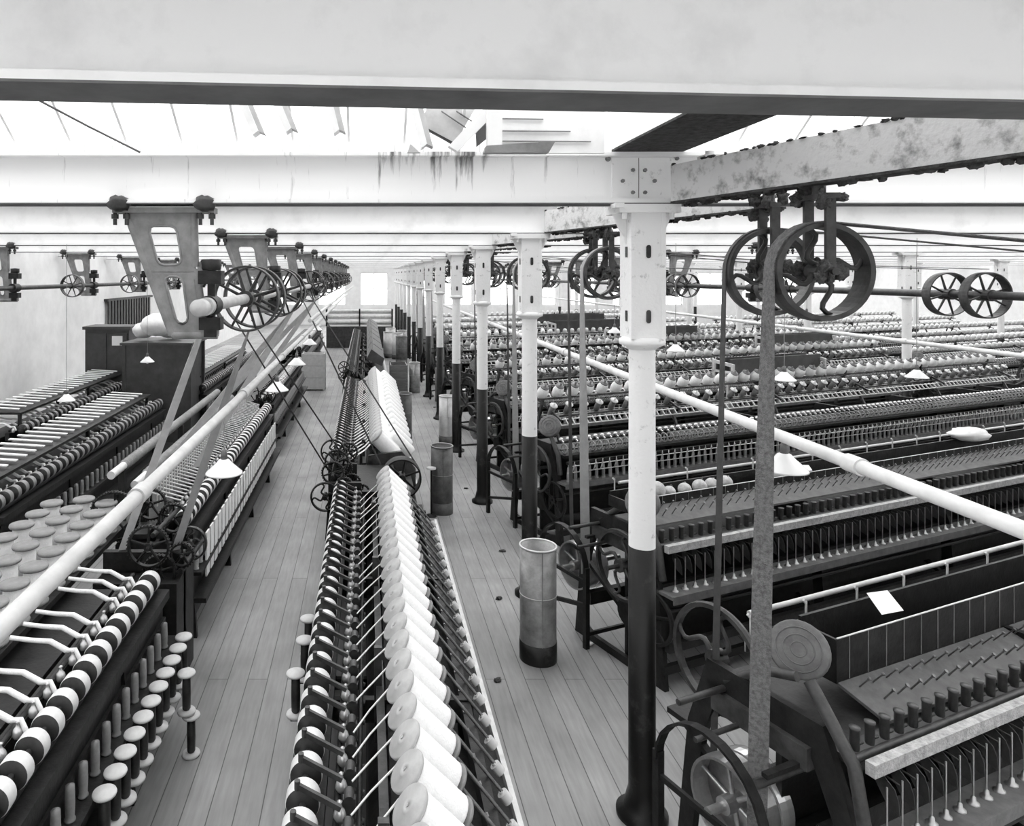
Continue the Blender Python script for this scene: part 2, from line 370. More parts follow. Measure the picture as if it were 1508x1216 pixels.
# ------------------------------------------------------------------ columns
def make_column():
    r = empty('iron_column')
    b = MB()
    b.lathe([(.072, 1.52), (.071, 2.655)], n=28); b.build('column_shaft', 'white_worn', r)
    b = MB(); b.lathe([(.14, 0), (.14, .03), (.1, .05), (.085, .12), (.0735, .16), (.0735, 1.525), (.071, 1.527)], n=28); p = b.build('column_base', 'blackpaint', r); p['label'] = 'black painted lower half of the column'
    b = MB(); b.lathe([(.072, 2.64), (.09, 2.655), (.122, 2.67), (.126, 2.685), (.122, 2.70), (.10, 2.71)], n=28); b.build('column_collar', 'white_worn', r)
    # hollow square head with slotted faces
    b = MB(); h = .092; z0, z1 = 2.705, 3.405
    b.cur = 0
    b.bb(-h, h, -h, h, z0, z1)
    b.bb(-h - .004, -h + .02, -h - .004, -h + .02, z0, z1); b.bb(h - .02, h + .004, -h - .004, -h + .02, z0, z1)
    HD = b.build('column_head', 'white_worn', r)
    k = MB()
    for zc in (2.83, 3.19):
        for sx in (-1, 1):
            k.lathe([(.013, 0), (.013, .004)], (0.02 * 0, -h - .002, zc + sx * .024), (0, -1, 0), 14, smooth=False)
        k.bb(-.013, .013, -h - .006, -h - .002, zc - .024, zc + .024)
        for sx in (-1, 1):
            k.bb(-h - .006, -h - .002, -.03, -.005, zc - .03, zc + .03) if sx < 0 else None
    k.build('slot', 'face_dark', HD)
    b = MB(); b.bb(-.17, .17, -.12, .12, 3.405, 3.452)
    for sx in (-1, 1):
        b.prism([(sx * .09, 3.405), (sx * .165, 3.405), (sx * .135, 3.33), (sx * .105, 3.28), (sx * .09, 3.22)][::sx], (0, 0, 0), (1, 0, 0), (0, 0, 1), .02)
    b.bb(-.2, -.15, -.14, -.06, 3.43, 3.455)
    CP = b.build('capital', 'white_worn', r)
    k = MB()
    for sx in (-1, 1): k.cyl((sx * .13, -.09, 3.37), (sx * .13, -.09, 3.405), .014, n=6)
    k.build('bolt', 'white_worn', CP)
    return r
col0 = make_column()
cl = ['nearest white iron column, large in front of the spinning frames', 'second iron column, behind the tall tin can', 'third iron column from the camera in the aisle row', 'fourth iron column from the camera in the aisle row',
      'fifth iron column from the camera in the aisle row', 'sixth iron column from the camera in the aisle row', 'seventh iron column from the camera in the aisle row']
for n in range(13):
    o = col0 if n == 0 else copy_tree(col0)
    o.location = (1.56, D1 + PITCH * n, 0)
    if n < 7: tag(o, cl[n], 'column')
    else: tag(o, 'distant white iron column far down the aisle row', 'column', 'far columns of the aisle row')
for X in (9.4, 16.0):
    for n in range(2, 12):
        o = copy_tree(col0); o.location = (X, D1 + PITCH * n, 0)
        tag(o, 'slender white column standing out among the spinning frames' if X < 10 else 'remote white column in the farthest right-hand row', 'column', 'columns among the spinning frames' if X < 10 else 'columns of the farthest row')

# boxed gutter above the first girder
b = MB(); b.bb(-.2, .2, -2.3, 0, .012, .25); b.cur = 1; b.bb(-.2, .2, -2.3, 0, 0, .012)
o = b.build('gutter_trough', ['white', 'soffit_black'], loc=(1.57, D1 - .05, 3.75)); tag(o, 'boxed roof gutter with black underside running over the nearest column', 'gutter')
# diagonal lint-covered beams
def diag_beam(n):
    r = empty('wooden_beam')
    a = Vector((1.72, D1 - .10, 0)); dv = Vector((.37, -1, 0)).normalized(); Lb = 2.75 if n else 2.45
    b = MB(); e = a + dv * Lb
    b.bar((a.x, a.y, 3.565), (e.x, e.y, 3.585), .1, .2)
    b.build('beam_body', 'white_dirty', r)
    b = MB(); rnd = random.Random(3)
    b.bar((a.x, a.y, 3.459), (e.x, e.y, 3.479), .104, .012)
    for i in range(70):
        t = rnd.random() * Lb; p = a + dv * t; s = rnd.uniform(-.05, .05); q = Vector((p.x + s * .93, p.y + s * .34, 3.452 + .02 * t / Lb))
        b.blob(q, (rnd.uniform(.012, .035), rnd.uniform(.012, .03), rnd.uniform(.008, .022)), .3, 6, i)
    for i in range(40):
        t = rnd.random() * Lb; p = a + dv * t; q = Vector((p.x - .045, p.y - .017, 3.667 + .02 * t / Lb)); b.blob(q, (rnd.uniform(.008, .02),) * 2 + (rnd.uniform(.004, .01),), .3, 6, i)
    k = b.build('lint', 'soffit_black', r); k['label'] = 'black lint hanging along the underside of the beam'; k['kind'] = 'stuff'
    b = MB(); p = a + dv * .22; b.box((p.x, p.y, 3.675), (.09, .09, .02)); b.cyl((p.x, p.y, 3.68), (p.x, p.y, 3.71), .022, n=6); b.build('bolt', 'white_dirty', r)
    return r
db = diag_beam(0); tag(db, 'lint-covered beam running from the nearest column out over the big belt pulleys', 'beam')
dlab = ['lint-covered beam running off the second column toward the camera', 'lint-covered beam running off the third column', 'lint-covered beam running off the fourth column']
for n in range(1, 9):
    o = copy_tree(db); o.location = (0, PITCH * n, 0); o['group'] = 'far beams over the belt pulleys'
    if n < 4: tag(o, dlab[n - 1], 'beam'); del o['group']
    else: tag(o, 'distant beam over the belt pulleys between far columns', 'beam')

# ------------------------------------------------------------------ pulleys
def wheel_mb(R, w, rim=.012, ns=6, hub=.035, hw=None, spr=.012, curved=False, axis='Y', n=40):
    b = MB(); ax = {'Y': (0, 1, 0), 'X': (1, 0, 0)}[axis]
    P = (lambda u, v, a: Vector((u, a, v))) if axis == 'Y' else (lambda u, v, a: Vector((a, u, v)))
    b.lathe([(R, -w / 2), (R + rim * .25, 0), (R, w / 2), (R - rim, w / 2), (R - rim, -w / 2)], (0, 0, 0), ax, n, True, False)
    hw = hw or w; b.lathe([(hub, -hw / 2), (hub, hw / 2), (.012, hw / 2), (.012, -hw / 2)], (0, 0, 0), ax, 16, True, False)
    for i in range(ns):
        t = 2 * PI * i / ns + .3; c, s_ = math.cos(t), math.sin(t)
        if curved:
            pts = []
            for k in range(9):
                q = k / 8; rr = hub * .8 + (R - rim * .6 - hub * .8) * q; off = .32 * math.sin(q * PI * 2) * R * .5
                pts.append(P(c * rr - s_ * off, s_ * rr + c * off, 0))
            b.tube(pts, spr, 8, spr * .8)
        else:
            b.cyl(P(c * hub * .8, s_ * hub * .8, 0), P(c * (R - rim * .6), s_ * (R - rim * .6), 0), spr * 1.15, spr * .8, 8)
    return b
GPX, GPZ, GPR = 2.03, 3.075, .218
SHX, SHZ = 5.2, 2.89
def guide_pulley(R, w, d_):
    r = empty('guide_pulley')
    wheel_mb(R, w, .022, 4, .04, w * .9, .013, True).build('pulley_wheel', 'iron_mid', r)
    b = MB()
    for sy in (-1, 1):
        b.bar((0, sy * (w / 2 + .022), 0.0), (0, sy * (w / 2 + .022), .33), .042, .018, up=(0, 1, 0))
        b.lathe([(.04, -.012), (.04, .012)], (0, sy * (w / 2 + .022), 0), (0, 1, 0), 16)
    b.bar((0, -w / 2 - .04, .335), (0, w / 2 + .04, .335), .07, .02); b.cyl((0, 0, .33), (0, 0, .395), .028, n=12)
    b.cyl((0, -w / 2 - .06, 0), (0, w / 2 + .06, 0), .016, n=12)
    b.build('hanger_fork', 'iron_mid', r)
    b = MB(); rnd = random.Random(int(w * 1000))
    for i in range(26):
        sy = rnd.choice((-1, 1)); z = rnd.choice((0, 0, .02, .3, .34, .36, .38)) + rnd.uniform(-.03, .03)
        if z > .38: z = .38
        b.blob((rnd.uniform(-.05, .05), sy * (w / 2 + .022) + rnd.uniform(-.02, .02), z), (rnd.uniform(.015, .04), rnd.uniform(.01, .025), rnd.uniform(.015, .04)), .35, 8, i)
    k = b.build('lint', 'lint', r); k['label'] = 'clumps of grey lint'; k['kind'] = 'stuff'
    return r

gA = guide_pulley(GPR, .11, 0); gB = guide_pulley(GPR, .07, 0)
def strand(b, x0, z0, x1, z1, y, w, th=.005):
    b.ribbon([((x0, y, z0), (0, 1, 0), w), (((x0 + x1) / 2, y, (z0 + z1) / 2 - .02), (0, 1, 0), w), ((x1, y, z1), (0, 1, 0), w)], th)
def drive_belt(n, k, w, dc):
    # from the line shaft over the guide pulley and down, with a quarter twist, to the frame's drum
    y = 3.2 + PITCH * n + (.4 if k else 0)
    rows = []
    R = GPR + .006
    rows.append(((SHX, y, SHZ + .22), (0, 1, 0), w)); rows.append(((3.6, y, (SHZ + .22 + GPZ + R) / 2 - .05), (0, 1, 0), w))
    for i in range(9):
        a = PI / 2 * (1 - i / 8) ; a = PI / 2 + (PI / 2) * i / 8
        rows.append(((GPX + R * math.cos(a), y, GPZ + R * math.sin(a)), (0, 1, 0), w))
    zt = .55; xe = dc[0]; ye = dc[1] + (.2 if k else -.2)
    for i in range(1, 15):
        q = i / 14; a = q * PI / 2 * (.9 if not k else .75)
        rows.append(((GPX - R + (xe - GPX + R) * q, y + (ye - y) * q, GPZ + (zt - GPZ) * q), (-math.sin(a), math.cos(a), 0), w))
    b = MB(); b.ribbon(rows, .006)
    # return strand under the pulley toward the shaft
    return b
belt_l = ['wide fibrous belt hanging in front from the nearest pulley', 'narrower dark belt hanging just left of the wide front belt']
bayw = ['between the nearest and second columns', 'between the second and third columns', 'between the third and fourth columns', 'between the fourth and fifth columns']
DR = []
for n in range(0, 9):
    dc = (1.75 if n == 0 else 1.84, 3.4 + PITCH * n); DR.append(dc)
    for k in (0, 1):
        src = gB if k else gA
        o = src if n == 0 else copy_tree(src)
        o.location = (GPX, 3.2 + PITCH * n + (.4 if k else 0), GPZ)
        if n == 0: tag(o, ['foremost large spoked belt pulley under the lint-covered beam', 'rear spoked pulley of the near pair, left of the foremost one'][k], 'pulley')
        elif n < 5: tag(o, '%s spoked guide pulley hanging %s' % (['front', 'rear'][k], bayw[n - 1]), 'pulley')
        else: tag(o, 'tiny distant guide pulley hanging beyond the fifth column', 'pulley', 'far guide pulleys')
        w = (.082 if n == 0 else .075) if k == 0 else .032
        bo = drive_belt(n, k, w, dc).build('drive_belt', ('belt' if k == 0 else 'leather') if n == 0 else ('strap_mid' if k == 0 else 'leather'))
        if n == 0: tag(bo, belt_l[k], 'belt')
        elif n < 5: tag(bo, '%s belt dropping from the guide pulleys %s' % (['pale', 'thin dark'][k], bayw[n - 1]), 'belt')
        else: tag(bo, 'far drive belt dropping beyond the fifth column', 'belt', 'far drive belts')

# ------------------------------------------------------------------ line shafts
def hanger_mb():
    # cast hanger in the XZ plane, bearing at origin; top plate at z=.56
    r = empty('shaft_hanger')
    b = MB(); T = .035
    O = [(-.50, .53), (-.02, .53), (-.03, .20), (.04, .17), (.04, .04), (.02, -.19), (-.19, -.19), (-.24, -.12), (-.36, .25), (-.42, .42)]
    # left slanting web, right web, ties
    def rnd_poly(q, r):
        out = []; n = len(q)
        for i in range(n):
            p0 = Vector(q[i - 1] + (0,)); p = Vector(q[i] + (0,)); p1 = Vector(q[(i + 1) % n] + (0,))
            for a, c in ((p0, .0), (p1, .0)):
                out.append(tuple((p + (a - p).normalized() * r)[:2]))
            m = (p + (p0 - p).normalized() * r * .3 + (p1 - p).normalized() * r * .3); out.insert(-1, tuple(m[:2]))
        return out
    PX, PZ = (1, 0, 0), (0, 0, 1)
    W1 = [(-.352, .450), (-.190, .450), (-.155, .232), (-.292, .228)]; O1_ = [(-.475, .53), (-.095, .53), (-.085, .19), (-.352, .19)]
    W2 = [(-.262, .165), (-.155, .165), (-.120, -.10), (-.185, -.105)]; O2_ = [(-.352, .192), (-.06, .192), (-.03, -.165), (-.215, -.165)]
    b.frame_plate(rnd_poly(O1_, .012), rnd_poly(W1, .035), (0, 0, 0), PX, PZ, T); b.frame_plate(rnd_poly(O2_, .012), rnd_poly(W2, .03), (0, 0, 0), PX, PZ, T)
    b.prism([(-.09, .21), (.03, .205), (.03, .17), (-.07, .10)][::-1], (0, 0, 0), PX, PZ, T * 1.4); b.prism([(-.05, -.165), (-.045, -.09), (.045, -.115), (.045, -.165)], (0, 0, 0), PX, PZ, T * 1.4)
    for (p, q) in (((-.475, .53), (-.215, -.165)), ((-.095, .53), (-.088, .22)), ((-.215, -.165), (.04, -.165)), ((-.075, .15), (-.035, -.12))):
        b.cyl((p[0], 0, p[1]), (q[0], 0, q[1]), .024, n=8)
    for Wn in (W1, W2):
        rr = rnd_poly(Wn, .035); b.tube([(x, -T / 2, z) for x, z in rr + rr[:1]], .007, 6)
    b.bb(-.54, .03, -.05, .05, .523, .553)
    b.build('hanger_frame', 'cast', r)
    for x in (-.50, -.02):
        k = MB(); k.box((x, 0, .582), (.11, .14, .03)); k.blob((x, -.06, .57), (.06, .055, .045), .2, 8, 3)
        for dx in (-.03, .035): k.cyl((x + dx, -.03, .455), (x + dx, -.03, .545), .012, n=6); k.cyl((x + dx, -.03, .49), (x + dx, -.03, .515), .022, n=6)
        k.build('clamp', 'iron_mid', r)
    k = MB(); k.box((.05, 0, .16), (.13, .10, .075)); k.lathe([(.05, .2), (.056, .21), (.056, .26), (0, .265)], (.05, 0, 0), n=16); k.cyl((.05, 0, .03), (.05, 0, .13), .022, n=10)
    k.cyl((0.045, -.075, .0), (.045, .075, .0), .058, n=18); k.box((.05, 0, -.10), (.12, .10, .07)); k.cyl((.05, 0, -.17), (.05, 0, -.03), .024, n=10); k.box((.05, 0, -.15), (.07, .07, .05))
    kk = k.build('bearing', 'iron', r, loc=(-.045, 0, 0)); kk['label'] = 'black oily bearing block'
    return r
hg = hanger_mb()
SX = -.885; SZ = 2.887
hl = ['large cast hanger at upper left carrying the shaft end', 'second cast shaft hanger behind the large one', 'third cast shaft hanger in the left line']
for n in range(0, 12):
    o = hg if n == 0 else copy_tree(hg); o.location = (SX, D1 + PITCH * n, SZ)
    if n < 3: tag(o, hl[n], 'shaft hanger')
    else: tag(o, 'small distant hanger further along the left line shaft', 'shaft hanger', 'far hangers of the left line shaft')
for n in range(1, 12):
    o = copy_tree(hg); o.location = (-4.75, D1 + PITCH * n, SZ)
    tag(o, ['hanger at the far left edge near the white wall', 'cast hanger above the dark cabinet by the left wall', 'hanger by the left wall right of the cabinet hanger'][n - 2] if 2 <= n <= 4 else 'small hanger of the wall-side shaft on the left', 'shaft hanger', None if 2 <= n <= 4 else 'hangers of the wall-side shaft')
    if n > 1:
        o = copy_tree(hg); o.location = (SHX, D1 + PITCH * n, SZ); o.scale = (-1, 1, 1)
        tag(o, 'hanger of the line shaft over the spinning frames', 'shaft hanger', 'hangers over the spinning frames')
b = MB(); b.cyl((SX, 3.78, SZ), (SX, 35, SZ), .036, n=20); b.lathe([(.0, 0), (.045, .003), (.045, .1), (.036, .12)], (SX, 3.74, SZ), (0, 1, 0), 24); b.lathe([(.05, 0), (.05, .08)], (SX, 3.9, SZ), (0, 1, 0), 20)
b.cyl((SX, 3.735, SZ), (SX, 3.75, SZ), .005, n=8)
tag(b.build('line_shaft', 'pipe'), 'bright round line shaft with its end face toward the camera, upper left', 'line shaft')
b = MB(); b.cyl((-4.75, 5, SZ), (-4.75, 35, SZ), .032, n=14); tag(b.build('line_shaft', 'iron_mid'), 'dark line shaft high along the left white wall', 'line shaft')
b = MB(); b.cyl((SHX, 2.9, SHZ), (SHX, 35, SHZ), .035, n=14); tag(b.build('line_shaft', 'iron_mid'), 'line shaft high above the spinning frames on the right', 'line shaft')
def shaft_pulley(R, w, ns=8): 
    r = empty('shaft_pulley'); wheel_mb(R, w, .012, ns, .06, w + .05, .011).build('pulley_wheel', 'iron_mid', r)
    return r
sp = shaft_pulley(.242, .1)
pl = [5.25, 5.65, 7.1, 7.5]
lab = ['near eight-spoked pulley on the bright shaft end', 'pulley just behind the near one on the bright shaft', 'third pulley back on the bright shaft', 'fourth pulley back on the bright shaft']
for i, y in enumerate(pl + [5.45 + PITCH * n for n in range(2, 10)] + [5.85 + PITCH * n for n in range(2, 10)]):
    o = sp if i == 0 else copy_tree(sp); o.location = (SX, y, SZ)
    if i < 4: tag(o, lab[i], 'pulley')
    else: tag(o, 'small distant pulley on the left line shaft', 'pulley', 'far pulleys of the left line shaft')
for n in range(3, 10):
    o = copy_tree(sp); o.location = (-4.75, D1 + PITCH * n - .9, SZ); o.scale = (.75, 1, .75)
    tag(o, 'dark pulley on the wall-side shaft at left', 'pulley', 'pulleys of the wall-side shaft')
for n in range(0, 9):
    for dy in (3.2, 3.6):
        o = copy_tree(sp); o.location = (SHX, dy + PITCH * n, SHZ); o.scale = (.8, .9, .8)
        tag(o, 'pulley on the shaft over the spinning frames', 'pulley', 'pulleys over the spinning frames')

# ------------------------------------------------------------------ pipes and lamps
def pipe(x, z, y0, y1, r, m, label, joints=2.2, name='pipe'):
    ro = empty(name, (x, y0, z)); tag(ro, label, 'pipe')
    b = MB(); b.cyl((0, 0, 0), (0, y1 - y0, 0), r, n=18); b.build('pipe_run', m, ro)
    y = joints * .62
    while y < min(y1 - y0, 14):
        k = MB(); k.cyl((0, y, 0), (0, y + .09, 0), r * 1.28, n=18); k.build('pipe_coupling', m, ro); y += joints
    return ro
pipe(-.83, 2.26, 1.2, 30, .026, 'pipe', 'long pale pipe slanting across the left-hand machines')
pipe(2.06, 2.26, 1.6, 30, .029, 'pipe_white', 'long white pipe slanting behind the belts on the right')
pipe(6.5, 2.26, 5, 30, .026, 'pipe_white', 'farther white pipe crossing high over the right-hand frames')
pipe(-.55, 2.62, 6.9, 30, .02, 'pipe', 'thinner pale pipe above the left lamps')
def make_lamp():
    r = empty('pendant_lamp')
    b = MB(); b.lathe([(.018, .085), (.03, .08), (.045, .062), (.105, .008), (.108, 0), (.104, .004), (.042, .054), (.015, .07)], n=28); b.build('lamp_shade', 'enamel', r)
    b = MB(); b.lathe([(.0, .14), (.014, .138), (.018, .12), (.02, .08), (.012, .075)], n=14); LH = b.build('lamp_holder', 'steelbar', r)
    b = MB(); b.lathe([(.0, -.028), (.018, -.02), (.026, 0), (.02, .03), (.012, .06), (0, .065)], n=14); b.build('bulb', 'enamel', LH)
    b = MB()
    for i in range(10): b.cyl((.003 * math.sin(i * 2.1), .003 * math.cos(i * 1.7), .13 + i * .03), (.003 * math.sin((i + 1) * 2.1), .003 * math.cos((i + 1) * 1.7), .16 + i * .03), .0035, n=6)
    b.build('cord', 'strap_mid', r, )
    return r
lp = make_lamp()
lamps = [((330, 697), 4.15, 2.24, 'large white shade over the left machines, nearest the camera'), ((408, 575), 6.6, 2.24, 'white lamp shade beyond the slanting straps, by the aisle'),
         ((437, 537), 8.46, 2.24, 'third white shade hanging along the left pipe'), ((456, 507), 10.4, 2.24, 'fourth white shade hanging along the left pipe'), ((466, 486), 12.3, 2.24, 'farthest small white shade along the left pipe'),
         ((1155, 692), 3.52, 2.24, 'white lamp shade partly hidden by the wide front belt'), ((1155, 560), 7.0, 3.45, 'white shade hanging straight above the front right lamp'), ((995, 517), 8.75, 3.45, 'white shade just right of the nearest column'),
         ((1350, 556), 7.5, 3.45, 'white shade at the far right over the frames'), ((905, 490), 11.0, 3.45, 'small shade between the first two columns, behind the belt'), ((98, 590), 9.0, 3.45, 'small shade over the far left machines'), ((217, 533), 11.0, 3.45, 'tiny shade behind the large cast hanger'),
         ((1188, 466), 12.5, 3.45, 'tiny shade over the distant right frames')]
for i, ((px, py), d, zt, lb) in enumerate(lamps):
    o = lp if i == 0 else copy_tree(lp); p = at(px, py, d); o.location = p; tag(o, 'pendant lamp, ' + lb, 'lamp')
    for ch in o.children:
        if ch.name.startswith('cord'):
            L = (zt - p.z - .13); ch.location = (0, 0, .13 * (1 - L / .3)); ch.scale = (1, 1, L / .3)

# ------------------------------------------------------------------ floor cans, boxes
def make_can(name, X, Y, h, r, m, label, base='tin_dark', cat='can', seam=True):
    ro = empty(name, (X, Y, 0)); tag(ro, label, cat)
    b = MB(); b.lathe([(r, .16 * h), (r, h), (r - .006, h), (r - .006, .2), (0, .2)], n=40); 
    b.bb(-.004, .004, -r - .003, -r + .004, .16 * h, h) if seam else None
    b.build('can_body', m, ro)
    b = MB(); b.torus((0, 0, h), (0, 0, 1), r, .008, 40); b.torus((0, 0, h * .58), (0, 0, 1), r, .004, 40, 6); b.build('can_rim', 'tin_light' if m != 'tin_dark' else 'tin', ro)
    b = MB(); b.lathe([(r + .004, 0), (r + .004, .17 * h), (r, .17 * h)], n=40); k = b.build('can_base', base, ro); k['label'] = 'dark band around the foot of the can'
    return ro
make_can('sliver_can', 1.37, 5.70, .90, .143, 'tin', 'tall grey tin can standing on the floor between the first two columns', 'blackpaint')
make_can('sliver_can', .97, 9.2, .86, .14, 'tin_dark', 'tall dark tin can beside the centre machine in the aisle')
make_can('sliver_can', 1.46, 13.0, .86, .14, 'tin_light', 'bright silvery can against the row of columns', 'tin_dark')
make_can('sliver_can', .71, 13.4, .84, .14, 'tin_dark', 'dark can tucked against the second centre machine')
make_can('sliver_can', 1.80, 17.3, .8, .14, 'tin_dark', 'dark can beyond the bright silvery one, among the columns')
make_can('sliver_can', 1.25, 18.6, .78, .14, 'tin', 'grey can right beside the wooden crate in the aisle')
for i, (x, y, m) in enumerate([(.82, 26.5, 'tin_light'), (1.12, 26.0, 'tin_light'), (1.35, 27.2, 'tin'), (1.2, 24.6, 'tin_dark'), (.95, 28.4, 'tin_light')]):
    make_can('sliver_can', x, y, .95, .2, m, ['left pale can of the distant cluster', 'middle pale can of the distant cluster', 'grey can at the right of the distant cluster', 'low dark can in front of the distant cluster', 'rearmost pale can of the distant cluster'][i])
def crate(name, x0, x1, y0, y1, h, m, label, slats=4):
    ro = empty(name, ((x0 + x1) / 2, (y0 + y1) / 2, 0)); tag(ro, label, 'crate'); hx, hy = (x1 - x0) / 2, (y1 - y0) / 2
    b = MB(); t = .02
    for i in range(slats):
        z0 = .03 + i * (h - .03) / slats; z1 = z0 + (h - .03) / slats - .015
        b.bb(-hx, hx, -hy, -hy + t, z0, z1); b.bb(-hx, hx, hy - t, hy, z0, z1); b.bb(-hx, -hx + t, -hy + t, hy - t, z0, z1); b.bb(hx - t, hx, -hy + t, hy - t, z0, z1)
    b.bb(-hx + t, hx - t, -hy + t, hy - t, .03, .05); b.build('side_boards', m, ro)
    for sx in (-1, 1):
        for sy in (-1, 1):
            b = MB(); b.bb(*sorted((sx * (hx + .01), sx * (hx - .04))), *sorted((sy * (hy + .012), sy * (hy - .03))), 0, h); b.build('corner_post', m, ro)
    return ro
crate('wooden_crate', .62, 1.05, 18.4, 19.2, .74, 'woodmid', 'slatted wooden crate standing in the right-hand aisle')
crate('wooden_crate', -1.72, -1.12, 18.9, 19.4, .98, 'woodpale', 'pale tall wooden box standing in the left aisle', 3)
b = MB(); 
ro = empty('stool', (.82, 9.05, 0)); tag(ro, 'small round-topped stand next to the dark can', 'stand')
b = MB(); b.lathe([(.06, .60), (.06, .62), (0, .62)], n=20); b.build('stand_top', 'woodpale', ro); b = MB(); b.cyl((0, 0, .02), (0, 0, .6), .012, n=10); b.build('pole', 'iron', ro); b = MB(); b.lathe([(.07, 0), (.06, .02), (.012, .03)], n=18); b.build('foot', 'iron', ro)
rnd = random.Random(11)
for i, (px, py) in enumerate([(687, 720), (735, 882), (732, 1003), (740, 812), (813, 960), (868, 950), (640, 600), (655, 618)]):
    d = 3.06 * F / (py - 405); b = MB()
    for k in range(4): b.blob((rnd.uniform(-.012, .012), rnd.uniform(-.012, .012), .01), (rnd.uniform(.018, .03), rnd.uniform(.014, .02), .01), .4, 6, i * 9 + k)
    o = b.build('lint_scrap', 'lint' if i not in (4, 5) else 'wool', loc=((px - 540) / F * d, d, 0)); tag(o, 'dark scrap of waste lying on the aisle boards' if i not in (4, 5) else 'white scrap of fluff on the floor by the can', 'waste', 'dark scraps on the aisle floor' if i not in (4, 5) else 'white fluff by the can')

# ------------------------------------------------------------------ shared small parts
def bobbin_mb(L, r, fr, wool=True):           # along +Z, near flange at z=0
    b = MB(); b.cur = 0
    b.lathe([(.006, -.004), (.006, -.010), (fr * .35, -.010), (fr * .38, -.006), (fr - .004, -.006), (fr, -.001), (fr, .008), (fr - .003, .012), (.01, .012)], n=28)
    b.cyl((0, 0, -.013), (0, 0, -.008), .006, n=8)
    return b
# ================================================================== centre drawing machines (parallel to the aisle)
PR = {}
def proto(key, fn):
    if key not in PR:
        PR[key] = fn()
    return PR[key]
def part_copy(key, name, fn, mats, parent, loc, rot=None, scale=None):
    if key in PR:
        o = PR[key].copy(); COL.objects.link(o); o.parent = parent
    else:
        o = fn().build(name, mats, parent); PR[key] = o
    o.location = loc
    o.rotation_euler = rot if rot is not None else (0, 0, 0)
    o.scale = scale if scale is not None else (1, 1, 1)
    return o
def f_roller():
    b = MB(); b.cur = 0; R = .068
    b.lathe([(R * .96, -.032), (R, -.026), (R, .026), (R * .96, .032)], (0, 0, 0), (0, 1, 0), 28); 
    b.cur = 1; b.lathe([(0, -.034), (R * .95, -.033), (R * .96, -.0305)], (0, 0, 0), (0, 1, 0), 28); b.lathe([(R * .96, .0305), (R * .95, .033), (0, .034)], (0, 0, 0), (0, 1, 0), 28)
    b.cyl((0, -.08, 0), (0, .08, 0), .014, n=10)
    return b
def f_arm():
    b = MB(); b.bar((-.02, 0, .075), (.15, -.02, .0), .016, .02); b.cyl((-.02, 0, .06), (-.02, 0, .095), .012, n=8); return b
def f_knob():
    b = MB(); b.lathe([(0, -.03), (.02, -.024), (.027, -.006), (.02, .014), (.01, .024), (.006, .04), (.011, .048), (0, .054)], n=14); return b
def f_bracket():
    b = MB(); b.box((0, 0, 0), (.05, .03, .10)); b.cyl((0, -.03, .05), (0, .03, .05), .022, n=12); b.cyl((-.03, 0, -.02), (.06, 0, -.05), .012, n=8); return b
def f_skewer():
    b = MB(); b.cyl((-.03, .005, .035), (.27, -.04, -.31), .0085, n=8); return b
def f_cap():
    b = MB(); b.cyl((0, 0, 0), (.03, -.004, -.034), .025, n=16); b.cyl((-.006, .001, .007), (0, 0, 0), .011, n=10); return b
def f_leg():
    b = MB(); b.cyl((0, .02, 0), (.08, -.03, -.2), .006, n=6); b.cyl((0, -.02, 0), (.08, .03, -.2), .006, n=6); return b
AX = Vector((.70, .10, -.70)).normalized()
RQ = Vector((0, 0, 1)).rotation_difference(AX).to_euler()
def spool_mb():
    b = MB(); b.cur = 0
    b.lathe([(.006, .26), (.055, .258), (.058, .25), (.055, .243), (.02, .238), (.02, .02), (.055, .017), (.058, .008), (.055, 0), (0, 0)], n=22)
    b.cur = 1; b.lathe([(.02, .235), (.03, .225), (.034, .12), (.03, .03), (.02, .02)], n=18)
    return b
def machine_bed(r, x0, x1, y0, y1, zt, legs=1.5):
    b = MB(); b.bb((x0 + x1) / 2 - .015, (x0 + x1) / 2 + .015, y0 + .05, y1 - .02, .05, zt - .02); b.bb(x0 + .05, x0 + .07, y0 + .05, y1 - .02, .12, zt - .1); b.bb(x1 - .07, x1 - .05, y0 + .05, y1 - .02, .12, zt - .1); b.build('bed_shade_panel', 'iron', r)  # dark panels added to keep the space under the bed black
    y = y0; i = 0
    while y < y1 - .05:
        b = MB()
        b.frame_plate([(x0, 0), (x0 + .12, 0), (x1 - .12, 0), (x1, 0), (x1 - .06, zt), (x0 + .06, zt)],
                      [(x0 + .1, .12), (x0 + .16, .08), (x1 - .16, .08), (x1 - .1, .12), (x1 - .14, zt - .12), (x0 + .14, zt - .12)], (0, y + .03, 0), (1, 0, 0), (0, 0, 1), .04)
        b.build('end_frame', 'iron', r); y += legs
    b = MB()
    for (x, z, ww, hh) in ((x0 + .08, zt - .06, .05, .1), (x1 - .1, zt - .06, .05, .1), (x0 + .1, .3, .04, .06), (x1 - .1, .3, .04, .06)): b.bb(x - ww / 2, x + ww / 2, y0, y1, z - hh / 2, z + hh / 2)
    b.build('bed_rail', 'iron', r)
    b = MB(); b.cyl(((x0 + x1) / 2, y0, .45), ((x0 + x1) / 2, y1, .45), .12, n=20); b.build('tin_roller', 'iron_mid', r)
